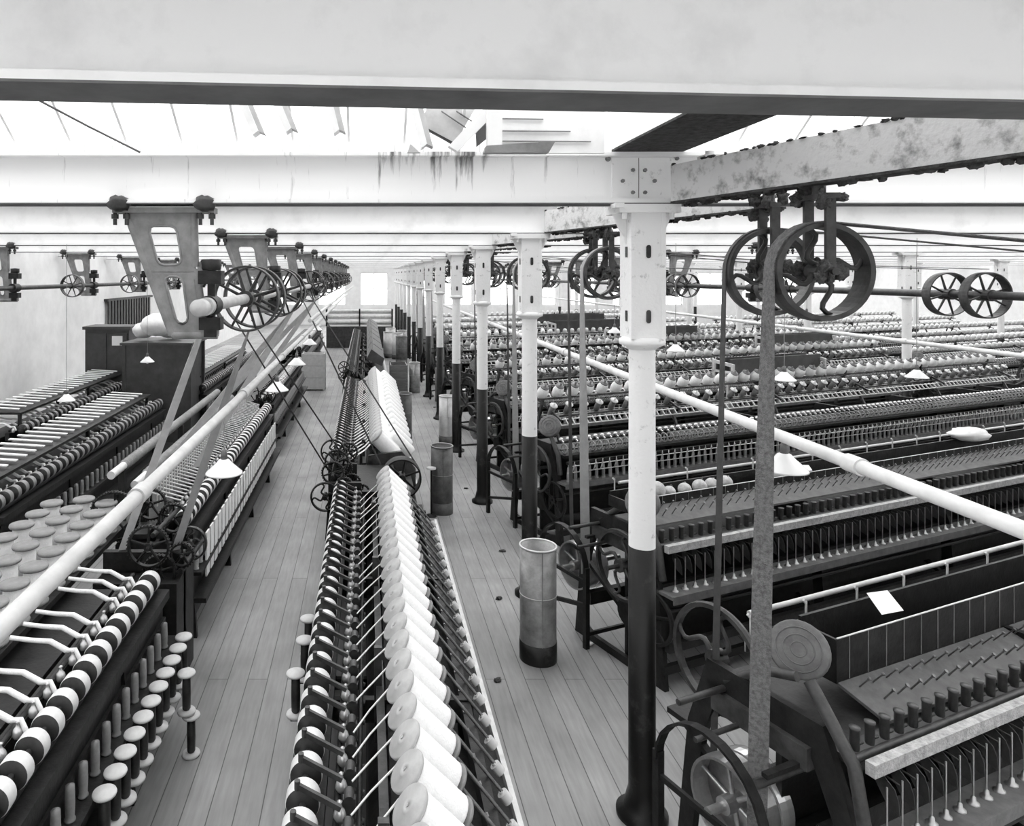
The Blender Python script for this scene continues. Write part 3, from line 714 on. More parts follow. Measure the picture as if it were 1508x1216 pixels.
def centre_machine(X0, y0, y1, label, detail=True, creel=True):
    r = empty('drawing_frame', (X0, y0, 0)); tag(r, label, 'textile machine')
    L = y1 - y0
    machine_bed(r, -.38, .62, 0, L, .82)
    # roller beam
    b = MB(); b.bb(-.33, -.17, 0, L, .84, .9); b.bb(-.13, -.08, 0, L, .84, .91); b.cyl((-.25, 0, .92), (-.25, L, .92), .03, n=14); b.cyl((-.12, 0, .93), (-.12, L, .93), .014, n=10); b.cyl((-.03, 0, .90), (-.03, L, .90), .012, n=10)
    b.build('roller_beam', 'iron', r)
    n = int(L / .158)
    for i in range(n):
        y = .08 + i * .158
        part_copy('roller', 'press_roller', f_roller, ['rim_pale', 'face_dark'], r, (-.25, y, 1.0))
        part_copy('arm', 'weight_arm', f_arm, 'iron_mid', r, (-.25, y - .03, 1.0))
        part_copy('knob', 'guide_knob', f_knob, 'bright', r, (-.105, y - .03, .965))
        part_copy('bracket', 'arm_bracket', f_bracket, 'iron_mid', r, (-.07, y + .04, .93))
    # creel board, tray, pale edge strip
    b = MB(); b.add([(.28, 0, .52), (.67, 0, .60), (.67, L, .60), (.28, L, .52), (.28, 0, .54), (.67, 0, .62), (.67, L, .62), (.28, L, .54)], [(3, 2, 1, 0), (4, 5, 6, 7), (0, 1, 5, 4), (2, 3, 7, 6), (0, 4, 7, 3)]); b.build('creel_tray', 'iron', r)
    b = MB(); b.bb(.66, .685, 0, L, .585, .665); k = b.build('edge_board', 'woodpale', r); k['label'] = 'pale wooden edge strip along the aisle side'
    b = MB(); b.bb(.05, .09, 0, L, .86, .9)
    yy = .3
    while yy < L: b.bb(.04, .08, yy, yy + .03, .6, 1.1); b.bar((.06, yy + .015, 1.08), (.4, yy + .015, .7), .02, .03); yy += 1.2
    b.bb(.35, .38, 0, L, .74, .76)
    b.build('creel_frame', 'iron_mid', r)
    m = int(L / .184); 
    for i in range(m):
        y = .06 + i * .184
        part_copy('skewer', 'skewer', f_skewer, 'steelbar', r, (.335, y, 1.06))
        part_copy('cap', 'skewer_cap', f_cap, 'woodpale', r, (.605, y - .04, .745))
        if detail: part_copy('crossleg', 'cross_wire', f_leg, 'steel', r, (.50, y + .09, .82))
    return r, m
def make_bobbin(label, group):
    r = empty('wool_bobbin'); tag(r, label, 'bobbin', group)
    b = bobbin_mb(.27, .06, .082); b.build('flange', 'flangewood', r)
    b = MB(); prof = [(.03, .01)]
    for i in range(24): prof.append((.0735 + (.0012 if i % 2 else -.0004), .014 + i * .0106))
    prof.append((.03, .268)); b.lathe(prof, n=24); b.build('wool_winding', 'wool', r)
    b = MB(); b.lathe([(.0, .270), (.076, .272), (.08, .279), (.076, .286), (0, .288)], n=24); b.build('back_flange', 'cast', r)
    r.rotation_euler = RQ
    return r
ct, mm = centre_machine(0, 2.25, 7.0, 'long centre machine with black rollers and slanting rows of white wool bobbins')
bp = None
for i in range(mm):
    y = 2.25 + .06 + i * .184
    lb = '%s white wool bobbin counted from the camera along the centre machine' % ORD[i]
    if bp is None: bp = make_bobbin(lb, 'white bobbins of the nearest centre machine'); o = bp
    else: o = copy_tree(bp); tag(o, lb, 'bobbin')
    o.location = (.150, y, 1.20)
    # the wool end running down to the rollers
    b = MB(); rnd = random.Random(i)
    yy = y - rnd.uniform(.10, .2); xs = -.06
    b.tube([(xs, yy, .985), ((xs + .09) / 2, (yy + y) / 2, 1.03 + rnd.uniform(-.006, .006)), (.12, y - .03, 1.115)], .0042, 6)
    q = b.build('wool_strand', 'wool'); q.parent = o; q.matrix_parent_inverse = (Matrix.Translation(o.location) @ o.rotation_euler.to_matrix().to_4x4()).inverted()
ct2, mm2 = centre_machine(-.10, 8.2, 14.2, 'second centre machine heaped with white wool, beyond the black gear wheels', False)
for i in range(mm2):
    y = 8.26 + i * .184; o = copy_tree(bp) if False else None
    src = bp.copy(); COL.objects.link(src)
    for ch in bp.children:
        if not ch.name.startswith('wool_strand'):
            c = ch.copy(); COL.objects.link(c); c.parent = src
    src.location = (.10, y, 1.2); src.scale = (1.25, 1.25, 1.25); tag(src, '%s white bobbin from the near end of the second centre machine' % ORD[i], 'bobbin', 'white bobbins of the second centre machine')
    if i % 1 == 0:
        b = MB(); rnd = random.Random(i + 50); b.ribbon([((-.16, y - .2, .99), (0, 1, 0), .03), ((-.02, y - .1, 1.06), (0, 1, 0), .04), ((.08, y - .03, 1.15), (0, 1, 0), .05)], .008)
        q = b.build('wool_strand', 'wool'); q.parent = src; q.matrix_parent_inverse = (Matrix.Translation(src.location) @ src.rotation_euler.to_matrix().to_4x4() @ Matrix.Scale(1.25, 4)).inverted()
for i in range(16):
    y = 8.5 + i * .36
    b = MB(); b.lathe([(0, -.01), (.07, 0), (.08, .02), (.085, .3), (.075, .33), (0, .335)], (0, 0, 0), AX, 18)
    o = b.build('wool_roll', 'wool', loc=(.29, y, 1.16)); tag(o, '%s thick white wool roll in the outer row of the second centre machine' % ORD[i], 'wool roll', 'thick rolls of the second centre machine')
ct3, mm3 = centre_machine(-.18, 15.2, 27, 'third centre machine carrying a line of dark boxes, far down the aisle', False)
for i in range(7):
    b = MB(); y = 15.2 + i * 1.65
    b.add([(.02, 0, 0), (.34, 0, -.16), (.40, 0, .0), (.12, 0, .2), (.02, 1.55, 0), (.34, 1.55, -.16), (.40, 1.55, .0), (.12, 1.55, .2)], [(0, 1, 2, 3), (7, 6, 5, 4), (0, 4, 5, 1), (1, 5, 6, 2), (3, 2, 6, 7), (0, 3, 7, 4)])
    b.cur = 1
    for k in range(10): b.bar((.05 + 0, .08 + k * .15, .05), (.16, .08 + k * .15, .2), .03, .03)
    o = b.build('bobbin_box', ['wooddark', 'dust'], loc=(-.02, y, 1.28)); tag(o, '%s dark box of bobbins on top of the third centre machine' % ORD[i], 'box', 'boxes on the third centre machine')
# the gearing between first and second machine
def gear(parent, loc, R, w, axis='Y', m='iron', curved=False, ns=6, name='gear_wheel', rim=.014, teeth=True, lab=None, spr=.01):
    b = wheel_mb(R, w, rim, ns, R * .2, w * 1.4, spr, curved, axis)
    if teeth:
        nt = max(24, int(R * 260)); 
        for i in range(nt):
            t = 2 * PI * i / nt; c, s_ = math.cos(t), math.sin(t)
            p = Vector((c, 0, s_)) if axis == 'Y' else Vector((0, c, s_)); a = Vector((0, 1, 0)) if axis == 'Y' else Vector((1, 0, 0))
            b.bar(p * (R - .002), p * (R + .008), w * .9, .008, up=p.cross(a))
    k = b.build(name, m, parent, loc)
    if lab: k['label'] = lab
    return k
for (x, y, z, R, cur) in ((-.33, 4.75, 1.12, .11, 0), (-.22, 4.72, 1.0, .085, 0), (-.40, 4.6, .93, .14, 1), (-.30, 4.9, 1.19, .12, 0), (-.25, 5.08, 1.08, .10, 0), (-.15, 5.0, .95, .09, 0), (-.05, 4.85, .9, .08, 0), (-.36, 5.35, 1.18, .13, 1), (-.2, 5.45, 1.15, .1, 0)):
    gear(ct, (x, y, z), R, .035, 'Y', 'iron', bool(cur), 4 if cur else 6, teeth=not cur, name='handwheel' if cur else 'gear_wheel')
b = MB(); b.bb(-.35, -.05, 4.65, 4.7, .2, 1.05); b.bb(-.4, -.1, 5.15, 5.2, .2, 1.1); b.cyl((-.33, 4.6, 1.12), (-.33, 5.4, 1.12), .016, n=10); b.cyl((-.25, 4.6, 1.02), (-.25, 5.4, 1.05), .016, n=10); b.bb(-.1, .4, 4.7, 4.76, .4, .95)
b.cyl((-.4, 4.55, .93), (-.4, 4.7, .93), .02, n=10)
b.build('gear_bracket', 'iron', ct)
b = MB(); b.bb(-.36, .5, 4.72, 5.85, .1, .8); b.bb(-.3, .3, 4.8, 5.8, .8, .92); b.build('gear_shade_block', 'iron', ct)  # dark block added to blacken the space below the gears
wheel_mb(.2, .16, .014, 6, .04).build('drive_pulley', 'iron', ct, (.36, 5.1, .98))
b = MB(); b.prism([(.05, .55), (.66, .58), (.66, .85), (.5, 1.05), (.12, 1.0)], (0, 0, 0), (1, 0, 0), (0, 0, 1), .05); b.build('side_plate', 'iron_mid', ct2, (0, -.04, 0))
for (x, z, R) in ((-.3, 1.12, .12), (-.18, .95, .1), (-.33, .92, .09)): gear(ct3, (x, -.15, z), R, .03)

# standing spools by the centre machine's left edge
sd = None
def spool(loc, label, group=None, white=False):
    global sd
    if sd is None:
        b = MB(); b.lathe([(.006, .26), (.055, .258), (.058, .25), (.055, .243), (0, .24)], n=22); sd = empty('spool'); b.build('top_flange', 'woodpale', sd)
        b = MB(); b.lathe([(0, 0), (.055, 0), (.058, .008), (.055, .017), (0, .02)], n=22); b.build('bottom_flange', 'woodpale', sd)
        b = MB(); b.lathe([(.02, .02), (.026, .03), (.028, .12), (.026, .23), (.02, .242)], n=18); b.build('yarn', 'face_dark', sd); o = sd
    else: o = copy_tree(sd)
    o.location = loc; tag(o, label, 'spool', group); return o
b = MB()
for (x_, y_) in ((-.425, 4.27), (-.405, 4.66), (-.405, 4.95)): b.bb(x_ - .03, -.33, y_ - 2.27, y_ - 2.23, .40, .425)
b.build('spool_peg_rail', 'iron', ct)
spool((-.425, 4.27, .425), 'dark spool standing by itself at the left edge of the centre machine')
spool((-.405, 4.66, .425), 'second spool mostly hidden behind the centre machine rollers')
spool((-.405, 4.95, .425), 'third spool mostly hidden behind the centre machine rollers')
# narrow straps across the left aisle
def strap(a, b_, w, m, label, group=None, sag=.0):
    a = Vector(a); b_ = Vector(b_); mb = MB(); d = (b_ - a)
    pts = []
    for i in range(9):
        q = i / 8; th_ = min(q * 3, 1) * 1.2; wd = Vector((math.sin(th_), math.cos(th_), 0)); p = a + d * q; p.z -= sag * math.sin(PI * q); pts.append((p, wd, w))
    mb.ribbon(pts, .006); o = mb.build('strap_belt', m); tag(o, label, 'belt', group)
strap((-1.10, 5.65, 2.80), (-.40, 7.1, 1.14), .016, 'leather', 'leftmost thin strap slanting across the left aisle', None)
strap((-.93, 5.75, 2.70), (-.24, 7.2, 1.24), .016, 'leather', 'second thin strap slanting across the left aisle', None)
strap((-.66, 7.1, 2.86), (.15, 7.35, 1.10), .016, 'leather', 'thin strap slanting to the middle of the centre machine', None)
strap((-.68, 7.5, 2.98), (.50, 7.4, 1.12), .016, 'leather', 'thin strap ending at the black drum of the centre machine', None)
# pale canvas straps from the shaft to the left machines
strap((SX - .24, 5.25, 2.90), (-1.85, 5.35, .95), .06, 'strap', 'foremost pale strap rising from the left machine past the hanger')
strap((SX + .02, 5.25, 2.66), (-1.45, 5.35, .95), .06, 'strap_mid', 'greyer strap just right of the foremost pale strap')
strap((SX + .15, 7.1, 2.72), (-2.0, 7.1, 1.15), .09, 'strap', 'broad white strap right of the greyer strap')
strap((SX + .24, 7.1, 2.86), (-1.70, 7.1, 1.15), .08, 'strap', 'second broad white strap beside the pale pipe')
strap((SX + .1, 10.9, 2.68), (-2.2, 10.6, 1.15), .11, 'strap', 'distant white strap running up to the far pulleys')
strap((SX + .24, 11.2, 2.9), (-1.9, 10.9, 1.1), .09, 'strap', 'rightmost distant white strap along the pale pipe')

# ================================================================== left machines
def f_curl():
    b = MB(); b.tube([(0, 0, 0), (-.09, .0, .05), (-.2, .02, .045), (-.31, .0, .07)], .015, 8, .012); b.tube([(0, 0, 0), (.05, -.01, .01), (.08, -.02, -.04)], .012, 8); return b
def f_tubebob():
    b = MB(); b.lathe([(0, 0), (.03, .002), (.03, .012), (.024, .02), (.027, .1), (.024, .19), (.0, .2)], n=16); return b
def left_machine(X0, y0, y1, label, curls=True, cyls=False, nr=None, bm='wool_grey', dull=False):
    r = empty('roving_frame', (X0, y0, 0)); tag(r, label, 'textile machine'); L = y1 - y0
    machine_bed(r, -.62, .12, 0, L, .80)
    b = MB(); b.bb(-.09, .09, 0, L, .82, .88); b.bb(-.22, -.16, 0, L, .84, .95); b.cyl((0, 0, .92), (0, L, .92), .03, n=12); b.cyl((-.16, 0, .98), (-.16, L, .98), .016, n=8); b.bb(.06, .2, 0, L, .30, .34); b.bb(.03, .16, 0, L, .53, .56)
    b.bb(-.62, -.3, 0, L, .84, .88)
    b.build('roller_beam', 'iron', r)
    n = int(L / .152)
    for i in range(n):
        y = .06 + i * .152
        if dull: part_copy('rollerdull', 'press_roller', f_roller, ['cast', 'face_dark'], r, (0, y, 1.0))
        else: part_copy('roller', 'press_roller', f_roller, None, r, (0, y, 1.0))
        part_copy('knob', 'guide_knob', f_knob, None, r, (-.13, y - .02, .98))
        part_copy('tubebob' + bm, 'front_bobbin', f_tubebob, bm, r, (.10, y, .56), None, (.85, .85, .85))
        if curls and i % 4 != 3: part_copy('curl', 'sliver_guide', f_curl, 'wool', r, (-.17, y, 1.02))
        elif not curls: part_copy('bracket', 'arm_bracket', f_bracket, None, r, (-.2, y, .98))
    return r, n
A1, nA = left_machine(-1.46, 2.6, 4.95, 'nearest left machine with shining black rollers and curled white slivers', bm='cast')
for i in range(11):
    y = 3.4 + i * .147
    spool((-1.25, y, .34), '%s spool in the low row in front of the nearest left machine' % ORD[i], 'low row of spools, nearest left machine')
spool((-1.12, 4.55, 0.0), 'spool standing loose on the floor at the end of the low row')
spool((-1.15, 4.55, .27), 'spool balanced on top of the loose floor spool')
# table of big bobbins behind it
tb = empty('bobbin_creel', (-2.3, 3.6, 0)); tag(tb, 'low dark creel table under big flat-topped bobbins at far left', 'creel')
b = MB(); b.bb(-.45, .3, 0, 2.4, .95, .99); b.build('table_top', 'iron', tb)
for sx in (-.42, .27):
    for sy in (.03, 2.35):
        b = MB(); b.bb(sx - .02, sx + .02, sy - .02, sy + .02, 0, .95); b.build('leg', 'iron', tb)
bigp = None; k = 0
rowsn = ['aisle-side', 'middle', 'wall-side']
for j, x in enumerate((-2.1, -2.32, -2.54)):
    for i in range(9):
        if bigp is None:
            bigp = empty('big_bobbin'); b = MB(); b.lathe([(0, .0), (.085, 0), (.088, .01), (.085, .02), (0, .02)], n=24); b.build('bottom_flange', 'woodmid', bigp)
            b = MB(); b.lathe([(.03, .02), (.062, .025), (.066, .12), (.062, .215), (.03, .22)], n=20); b.build('yarn', 'wool', bigp)
            b = MB(); b.lathe([(0, .24), (.085, .24), (.088, .23), (.085, .22), (0, .22)], n=24); b.build('top_flange', 'cast', bigp); o = bigp
        else: o = copy_tree(bigp)
        o.location = (x, 3.75 + i * .25 + (.1 if j == 1 else 0), .99)
        tag(o, '%s big flat-topped bobbin of the %s row on the creel table' % (ORD[i], rowsn[j]), 'bobbin', 'big bobbins on the creel table')
A2, _ = left_machine(-1.55, 6.0, 11.2, 'second left machine with long ribbed cylinders, under the pale straps', False)
for (x, z) in ((-.62, 1.36), (-.42, 1.28)):
    b = MB(); prof = []
    for i in range(90):
        prof.append((.048 if i % 2 else .03, .35 + i * .045))
    b.lathe([(0, .34)] + prof + [(0, 4.4)], (x, 0, z), (0, 1, 0), 16, smooth=False); b.cur = 1; b.cyl((x, .05, z), (x, .36, z), .035, n=16)
    o = b.build('ribbed_cylinder', ['cast', 'rim_pale'], A2)
    b = MB(); b.bb(x - .03, x + .03, .3, .35, .85, z); b.bb(x - .03, x + .03, 2.3, 2.35, .85, z - .05); b.bb(x - .03, x + .03, 4.3, 4.35, .85, z); b.build('cylinder_stand', 'iron', A2)
def f_cross():
    b = MB(); b.cyl((-.36, 0, 1.14), (-.1, .03, 1.06), .008, n=6); b.cyl((-.3, .0, 1.02), (-.3, .0, 1.2), .007, n=6); return b
for i in range(50): part_copy('cross', 'drawing_rod', f_cross, 'rim_pale', A2, (0, .3 + i * .095, 0))
b = MB()
for i in range(28): b.bb(.135, .15, .25 + i * .17, .36 + i * .17, .42, .80)
o = b.build('card_strips', 'cloth', A2)
A3, _ = left_machine(-1.65, 12.0, 17.5, 'third left machine in the line, past the crate end of the aisle', False)
A4, _ = left_machine(-1.9, 20.0, 29.0, 'farthest left machine in the line', False)
for (par, y, x, z, R, cur) in ((A1, 2.5, -.1, 1.12, .15, 0), (A1, 2.6, -.05, .9, .12, 0), (A1, 2.65, .1, 1.0, .09, 0), (A2, -.15, .10, .86, .14, 1), (A2, -.1, -.05, 1.05, .12, 0), (A2, -.05, -.25, 1.15, .13, 0), (A2, -.2, -.5, 1.1, .2, 0), (A3, -.1, 0, 1.05, .13, 0), (A3, -.15, -.3, 1.1, .16, 0)):
    gear(par, (x, y, z), R, .035, 'Y', 'iron_mid' if cur else 'iron', bool(cur), 5, teeth=not cur, name='handwheel' if cur else 'gear_wheel')
b = MB(); b.cyl((-.1, 2.6, 1.16), (-.1, 3.35, 1.12), .018, n=8); b.bb(-.5, .1, 2.5, 3.0, .05, .85); b.bb(-.5, .1, 2.7, 2.76, 0, 1.0); b.cyl((.1, 2.6, .9), (.1, 3.3, .86), .018, n=8); b.build('gear_bracket', 'iron', A1)
# wall-side machines
B1, _ = left_machine(-3.35, 6.4, 11.6, 'dark wall-side machine at far left with pale top rollers', True, bm='cast', dull=True)
B2, _ = left_machine(-4.6, 9.5, 15.0, 'rearmost wall-side machine beneath the wall shaft', True, bm='cast', dull=True)
B3, _ = left_machine(-3.0, 13.0, 19.0, 'machine behind the cabinet, partly lost in haze at left', False, bm='cast', dull=True)
for par, x, n_, z in ((B1, -.4, 24, 1.25), (B2, -.35, 24, 1.3), (B3, -.35, 26, 1.3)):
    b = MB(); b.bb(x - .3, x + .3, .1, 5, z - .12, z - .09); 
    for yy in (.12, 2.5, 4.9):
        b.bb(x - .28, x - .24, yy, yy + .04, 0, z - .1); b.bb(x + .24, x + .28, yy, yy + .04, .8, z - .1)
    b.build('creel_shelf', 'iron', par)
    b = MB()
    for i in range(n_): b.bar((x - .26, .2 + i * .2, z - .03), (x + .22, .2 + i * .2, z - .06), .05, .012)
    b.build('sliver_sheet', 'wool', par)
r = empty('tool_cabinet', (-4.95, 13.9, 0)); tag(r, 'dark cabinet with a white paper label against the left wall', 'cabinet')
b = MB(); b.bb(-.42, .42, -.3, .3, 0, 2.02); b.build('cabinet_body', 'wooddark', r); b = MB(); b.bb(-.46, .46, -.34, .33, 2.02, 2.08); b.build('cabinet_top', 'wooddark', r)
b = MB(); b.bb(-.38, -.01, -.325, -.30, .1, 1.95); DD = b.build('door', 'wooddark', r); b = MB(); b.cyl((-.05, -.33, 1.0), (-.05, -.33, 1.15), .01, n=8); b.build('handle', 'steel', DD); b = MB(); b.bb(.01, .38, -.325, -.30, .1, 1.95); b.build('door', 'wooddark', r)
b = MB(); b.bb(.1, .3, -.329, -.325, 1.72, 1.9); k = b.build('paper_label', 'paper', r); k['label'] = 'white paper label'
for i, (px, py, d, s_) in enumerate(((232, 478, 12.3, .28), (212, 486, 12.6, .2), (250, 485, 12.9, .22))):
    p = at(px, py, d); b = MB(); b.blob((0, 0, 0), (s_, s_, s_ * .7), .06, 12, i); o = b.build('wool_sack', 'cloth', loc=p); tag(o, ['largest white wool sack behind the big hanger', 'small white sack left of the largest sack', 'white sack right of the largest sack'][i], 'sack')
r = empty('storage_chest', (-3.6, 12.2, 0)); tag(r, 'tall dark chest carrying the white wool sacks', 'chest'); b = MB(); b.bb(-.62, .62, -.02, 1.12, 1.86, 1.9); b.build('chest_lid', 'wooddark', r)
b = MB(); b.bb(-.54, .54, .03, 1.06, .08, 1.86); b.build('chest_body', 'wooddark', r)
for sx in (-.56, .56):
    for sy in (.04, 1.05): b = MB(); b.bb(sx - .03, sx + .03, sy - .03, sy + .03, 0, 1.86); b.build('leg', 'wooddark', r)
# wall radiator-like rack
b = MB()
for i in range(16): b.bb(-6.55, -6.5, 18 + i * .22, 18.12 + i * .22, 1.5, 2.4)
b.bb(-6.598, -6.48, 17.9, 21.6, 2.4, 2.46); tag(b.build('slatted_rack', 'wooddark'), 'dark slatted rack fixed to the left wall', 'rack')
# ceiling hatch and roof struts seen between the first two girders
def slab(b, pts, d, th=.05):
    q = [at(x, y, d) for x, y in pts]; b.prism([(v.x, v.z) for v in q][::-1], (0, d, 0), (1, 0, 0), (0, 0, 1), th)
r = empty('roof_hatch', at(725, 222, 3.70)); tag(r, 'white boarded roof hatch with a dark opening, above the girder left of the nearest column', 'roof hatch')
def hp(name, m, pts, d, th, lab=None):
    b = MB(); slab(b, pts, d, th); o = b.build(name, m, r); o.matrix_parent_inverse = Matrix.Translation(r.location).inverted()
    if lab: o['label'] = lab
    return o
hp('post', 'white', [(717, 150), (738, 150), (738, 224), (717, 224)], 3.66, .05)
hp('rafter', 'white', [(660, 216), (673, 224), (720, 176), (720, 158), (714, 158)], 3.70, .05)
hp('opening_shade', 'soffit', [(700, 184), (716, 172), (716, 205), (702, 216)], 3.76, .03, 'dark opening of the hatch')  # dark panel painted for the shade inside the opening
hp('sill', 'cast', [(715, 216), (816, 209), (806, 226), (712, 226)], 3.64, .06, 'grey shaded sill board')  # sill shade put into its grey colour
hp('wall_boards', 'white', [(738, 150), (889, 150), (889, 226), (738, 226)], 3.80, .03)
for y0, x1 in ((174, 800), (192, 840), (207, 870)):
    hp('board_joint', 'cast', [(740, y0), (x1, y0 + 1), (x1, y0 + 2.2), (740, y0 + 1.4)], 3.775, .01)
hp('side_boards', 'strap', [(618, 184), (628, 160), (700, 160), (668, 214)], 3.84, .03, 'greyer sloping boards')  # shading of the sloping boards painted as grey
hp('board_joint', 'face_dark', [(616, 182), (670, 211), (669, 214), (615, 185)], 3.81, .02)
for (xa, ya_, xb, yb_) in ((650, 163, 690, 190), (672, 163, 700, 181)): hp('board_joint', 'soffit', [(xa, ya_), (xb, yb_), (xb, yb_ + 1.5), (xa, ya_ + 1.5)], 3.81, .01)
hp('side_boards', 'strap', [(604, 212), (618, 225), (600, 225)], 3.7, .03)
for i, (x0, x1, yb) in enumerate(((352, 382, 201), (402, 430, 197), (478, 500, 199), (600, 628, 220))):
    b = MB(); z = []
    slab(b, [(x0, 152), (x0 + 12, 152), (x1, yb - 6), (x1 - 8, yb)], 3.72, .09); b.cur = 1; slab(b, [(x0 + 12, 152), (x0 + 20, 152), (x1 + 9, yb - 2), (x1, yb - 6)], 3.74, .07)  # second slab paints the strut's shaded side grey
    tag(b.build('roof_strut', ['white', 'strap']), '%s short white roof strut seen above the first girder' % ['leftmost', 'second', 'third', 'fourth'][i], 'strut')
b = MB(); b.tube([at(58, 148, 3.4), at(130, 186, 3.6), at(206, 224, 3.8)], .006, 6)
tag(b.build('tie_rod', 'soffit'), 'thin dark tie rod slanting under the roof glass at upper left', 'rod')

# ================================================================== right-hand spinning frames
TH = math.atan2(.39, .92)
UL = 9.8
O0 = (1.75, 3.30)
def f_spindle():
    b = MB(); b.cyl((0, 0, 0), (0, 0, .24), .0038, n=6); b.lathe([(.024, 0), (.024, .006), (.012, .012), (.01, .03), (.004, .036)], n=12); return b
def f_spindle2():
    b = MB(); b.cur = 0; b.cyl((0, 0, 0), (0, 0, .02), .022, n=12); b.cyl((0, 0, .16), (0, 0, .2), .006, n=6)
    b.lathe([(.013, .02), (.02, .03), (.018, .1), (.012, .16), (.004, .165)], n=12); return b
def f_sep():
    b = MB(); P = [(0, 0), (.004, .06), (.02, .10), (.06, .13), (.10, .13), (.095, .09), (.05, .02)]
    b.prism(P, (0, 0, 0), (0, 1, 0), (0, 0, 1), .003); b.cyl((0, 0, .13), (0, .1, .14), .004, n=6); return b
def f_cup():
    b = MB(); b.lathe([(.0, 0), (.017, 0), (.019, .008), (.019, .085), (.022, .088), (.022, .096), (.008, .098)], n=16); b.cyl((0, 0, .02), (.05, 0, .02), .008, n=6); return b
def f_pin():
    b = MB(); b.cyl((0, 0, 0), (.0, -.045, .06), .0038, n=6); b.lathe([(.0, -.002), (.009, 0), (.009, .004), (0, .006)], (0, -.045, .06), (0, -.6, .8), 8); return b
def f_ring():
    b = MB(); b.torus((0, 0, 0), (1, 0, 0), .052, .009, 20, 8); b.cyl((-.012, 0, 0), (.012, 0, 0), .014, n=12); b.cyl((-.05, 0, 0), (.05, 0, 0), .008, n=6); b.bar((0, 0, -.04), (0, 0, .04), .012, .012); return b
def f_dot():
    b = MB(); b.lathe([(0, -.03), (.018, -.02), (.022, 0), (.018, .02), (0, .03)], (0, 0, 0), (1, 0, 0), 12); b.bar((0, -.05, -.03), (0, .02, .0), .012, .02); return b
def f_rung():
    b = MB(); b.bar((0, -.03, -.03), (0, .03, .04), .016, .012, up=(1, 0, 0)); return b
def f_fin():
    b = MB(); b.cyl((0, 0, -.05), (.015, -.02, .05), .006, n=6); b.cyl((.02, 0, -.02), (.05, .02, .06), .005, n=6); return b
def f_hook():
    b = MB(); b.tube([(0, 0, 0), (0, 0, .06), (.015, 0, .085), (.03, 0, .07), (.03, 0, .02)], .004, 6); return b
def f_post():
    b = MB(); b.cyl((0, 0, 0), (0, 0, .14), .006, n=6); b.bar((0, 0, .13), (-.02, 0, .15), .01, .012); return b
def sp_frame_common(r, n, drum):
    # cast end and intermediate frames
    for i, t in enumerate([.12, 1.9, 3.7, 5.5, 7.3, 9.1, UL]):
        b = MB()
        b.frame_plate([(-.5, 0), (-.3, 0), (.3, 0), (.5, 0), (.42, .75), (.3, 1.12), (-.3, 1.12), (-.44, .75)], [(-.4, .1), (-.25, .06), (.25, .06), (.4, .1), (.33, .7), (.22, 1.02), (-.22, 1.02), (-.36, .7)], (t, 0, 0), (0, 1, 0), (0, 0, 1), .04)
        b.bar((t, -.44, .2), (t, .44, .7), .03, .04, up=(1, 0, 0))
        b.build('end_frame', 'iron', r)
    b = MB(); b.bb(.1, UL, -.58, -.42, .70, .724); b.bb(.1, UL, -.585, -.575, .67, .73)
    k = b.build('spindle_rail', 'disc', r)
    b = MB(); b.bb(.1, UL, -.54, -.5, .3, .36); b.bb(.1, UL, -.5, -.46, .12, .18); b.bb(.1, UL, .42, .56, .70, .73); b.cyl((.1, -.12, .42), (UL, -.12, .42), .11, n=18); b.bb(.1, UL, .3, .36, .3, .4)
    b.bb(.1, UL, -.30, -.27, .36, .68); b.cyl((.1, -.53, .6), (UL, -.53, .6), .014, n=8); b.bb(.1, UL, -.30, .3, .99, 1.02)
    b.build('bed_rail', 'iron', r)
    b = MB(); b.bb(.14, UL, -.08, -.05, .03, .98); b.build('under_shade_panel', 'iron', r)  # dark sheet added in place of the shade beneath the frame
def sp_end(r, loc0, big):
    # gear end with handwheel, cover disc and belt drum with its guard
    b = wheel_mb(.27, .035, .022, 4, .05, .06, .014, True, 'X'); b.build('handwheel', 'iron_mid', r, (.04, -.12, .80) if loc0 != O0 else (.17, .30, 1.10))
    b = wheel_mb(.2, .03, .02, 5, .045, .06, .012, False, 'X'); b.build('gear_wheel', 'iron', r, (.10, -.38, .5))
    b = MB(); b.lathe([(0, -.02), (.12, -.02), (.128, -.012), (.128, .03), (.12, .036), (0, .036)], (0, 0, 0), (-.78, -.45, .42), 30)
    for i in range(1, 4): b.torus(Vector((-.78, -.45, .42)).normalized() * .037, (-.78, -.45, .42), .032 * i, .0035, 26, 5)
    k = b.build('cover_disc', 'disc', r, (.16, -.22, 1.30) if loc0 != O0 else (.30, -.05, 1.29)); k['label'] = 'round ribbed cover disc'
    b = MB(); b.tube([(.16, -.2, 1.25), (.14, -.3, 1.15), (.12, -.42, 1.02), (.12, -.46, .8)], .028, 8); b.tube([(.16, -.14, 1.24), (.14, 0, 1.2), (.12, .2, 1.05)], .024, 8); b.box((.12, 0, .95), (.1, .5, .1)); b.cyl((-.1, -.12, .80), (.3, -.12, .8), .018, n=10); b.cyl((-.2, .2, 1.02), (.3, .2, 1.02), .016, n=8); b.cyl((-.2, .1, .9), (.3, .1, .9), .013, n=8)
    b.build('gear_arm', 'iron_mid', r)
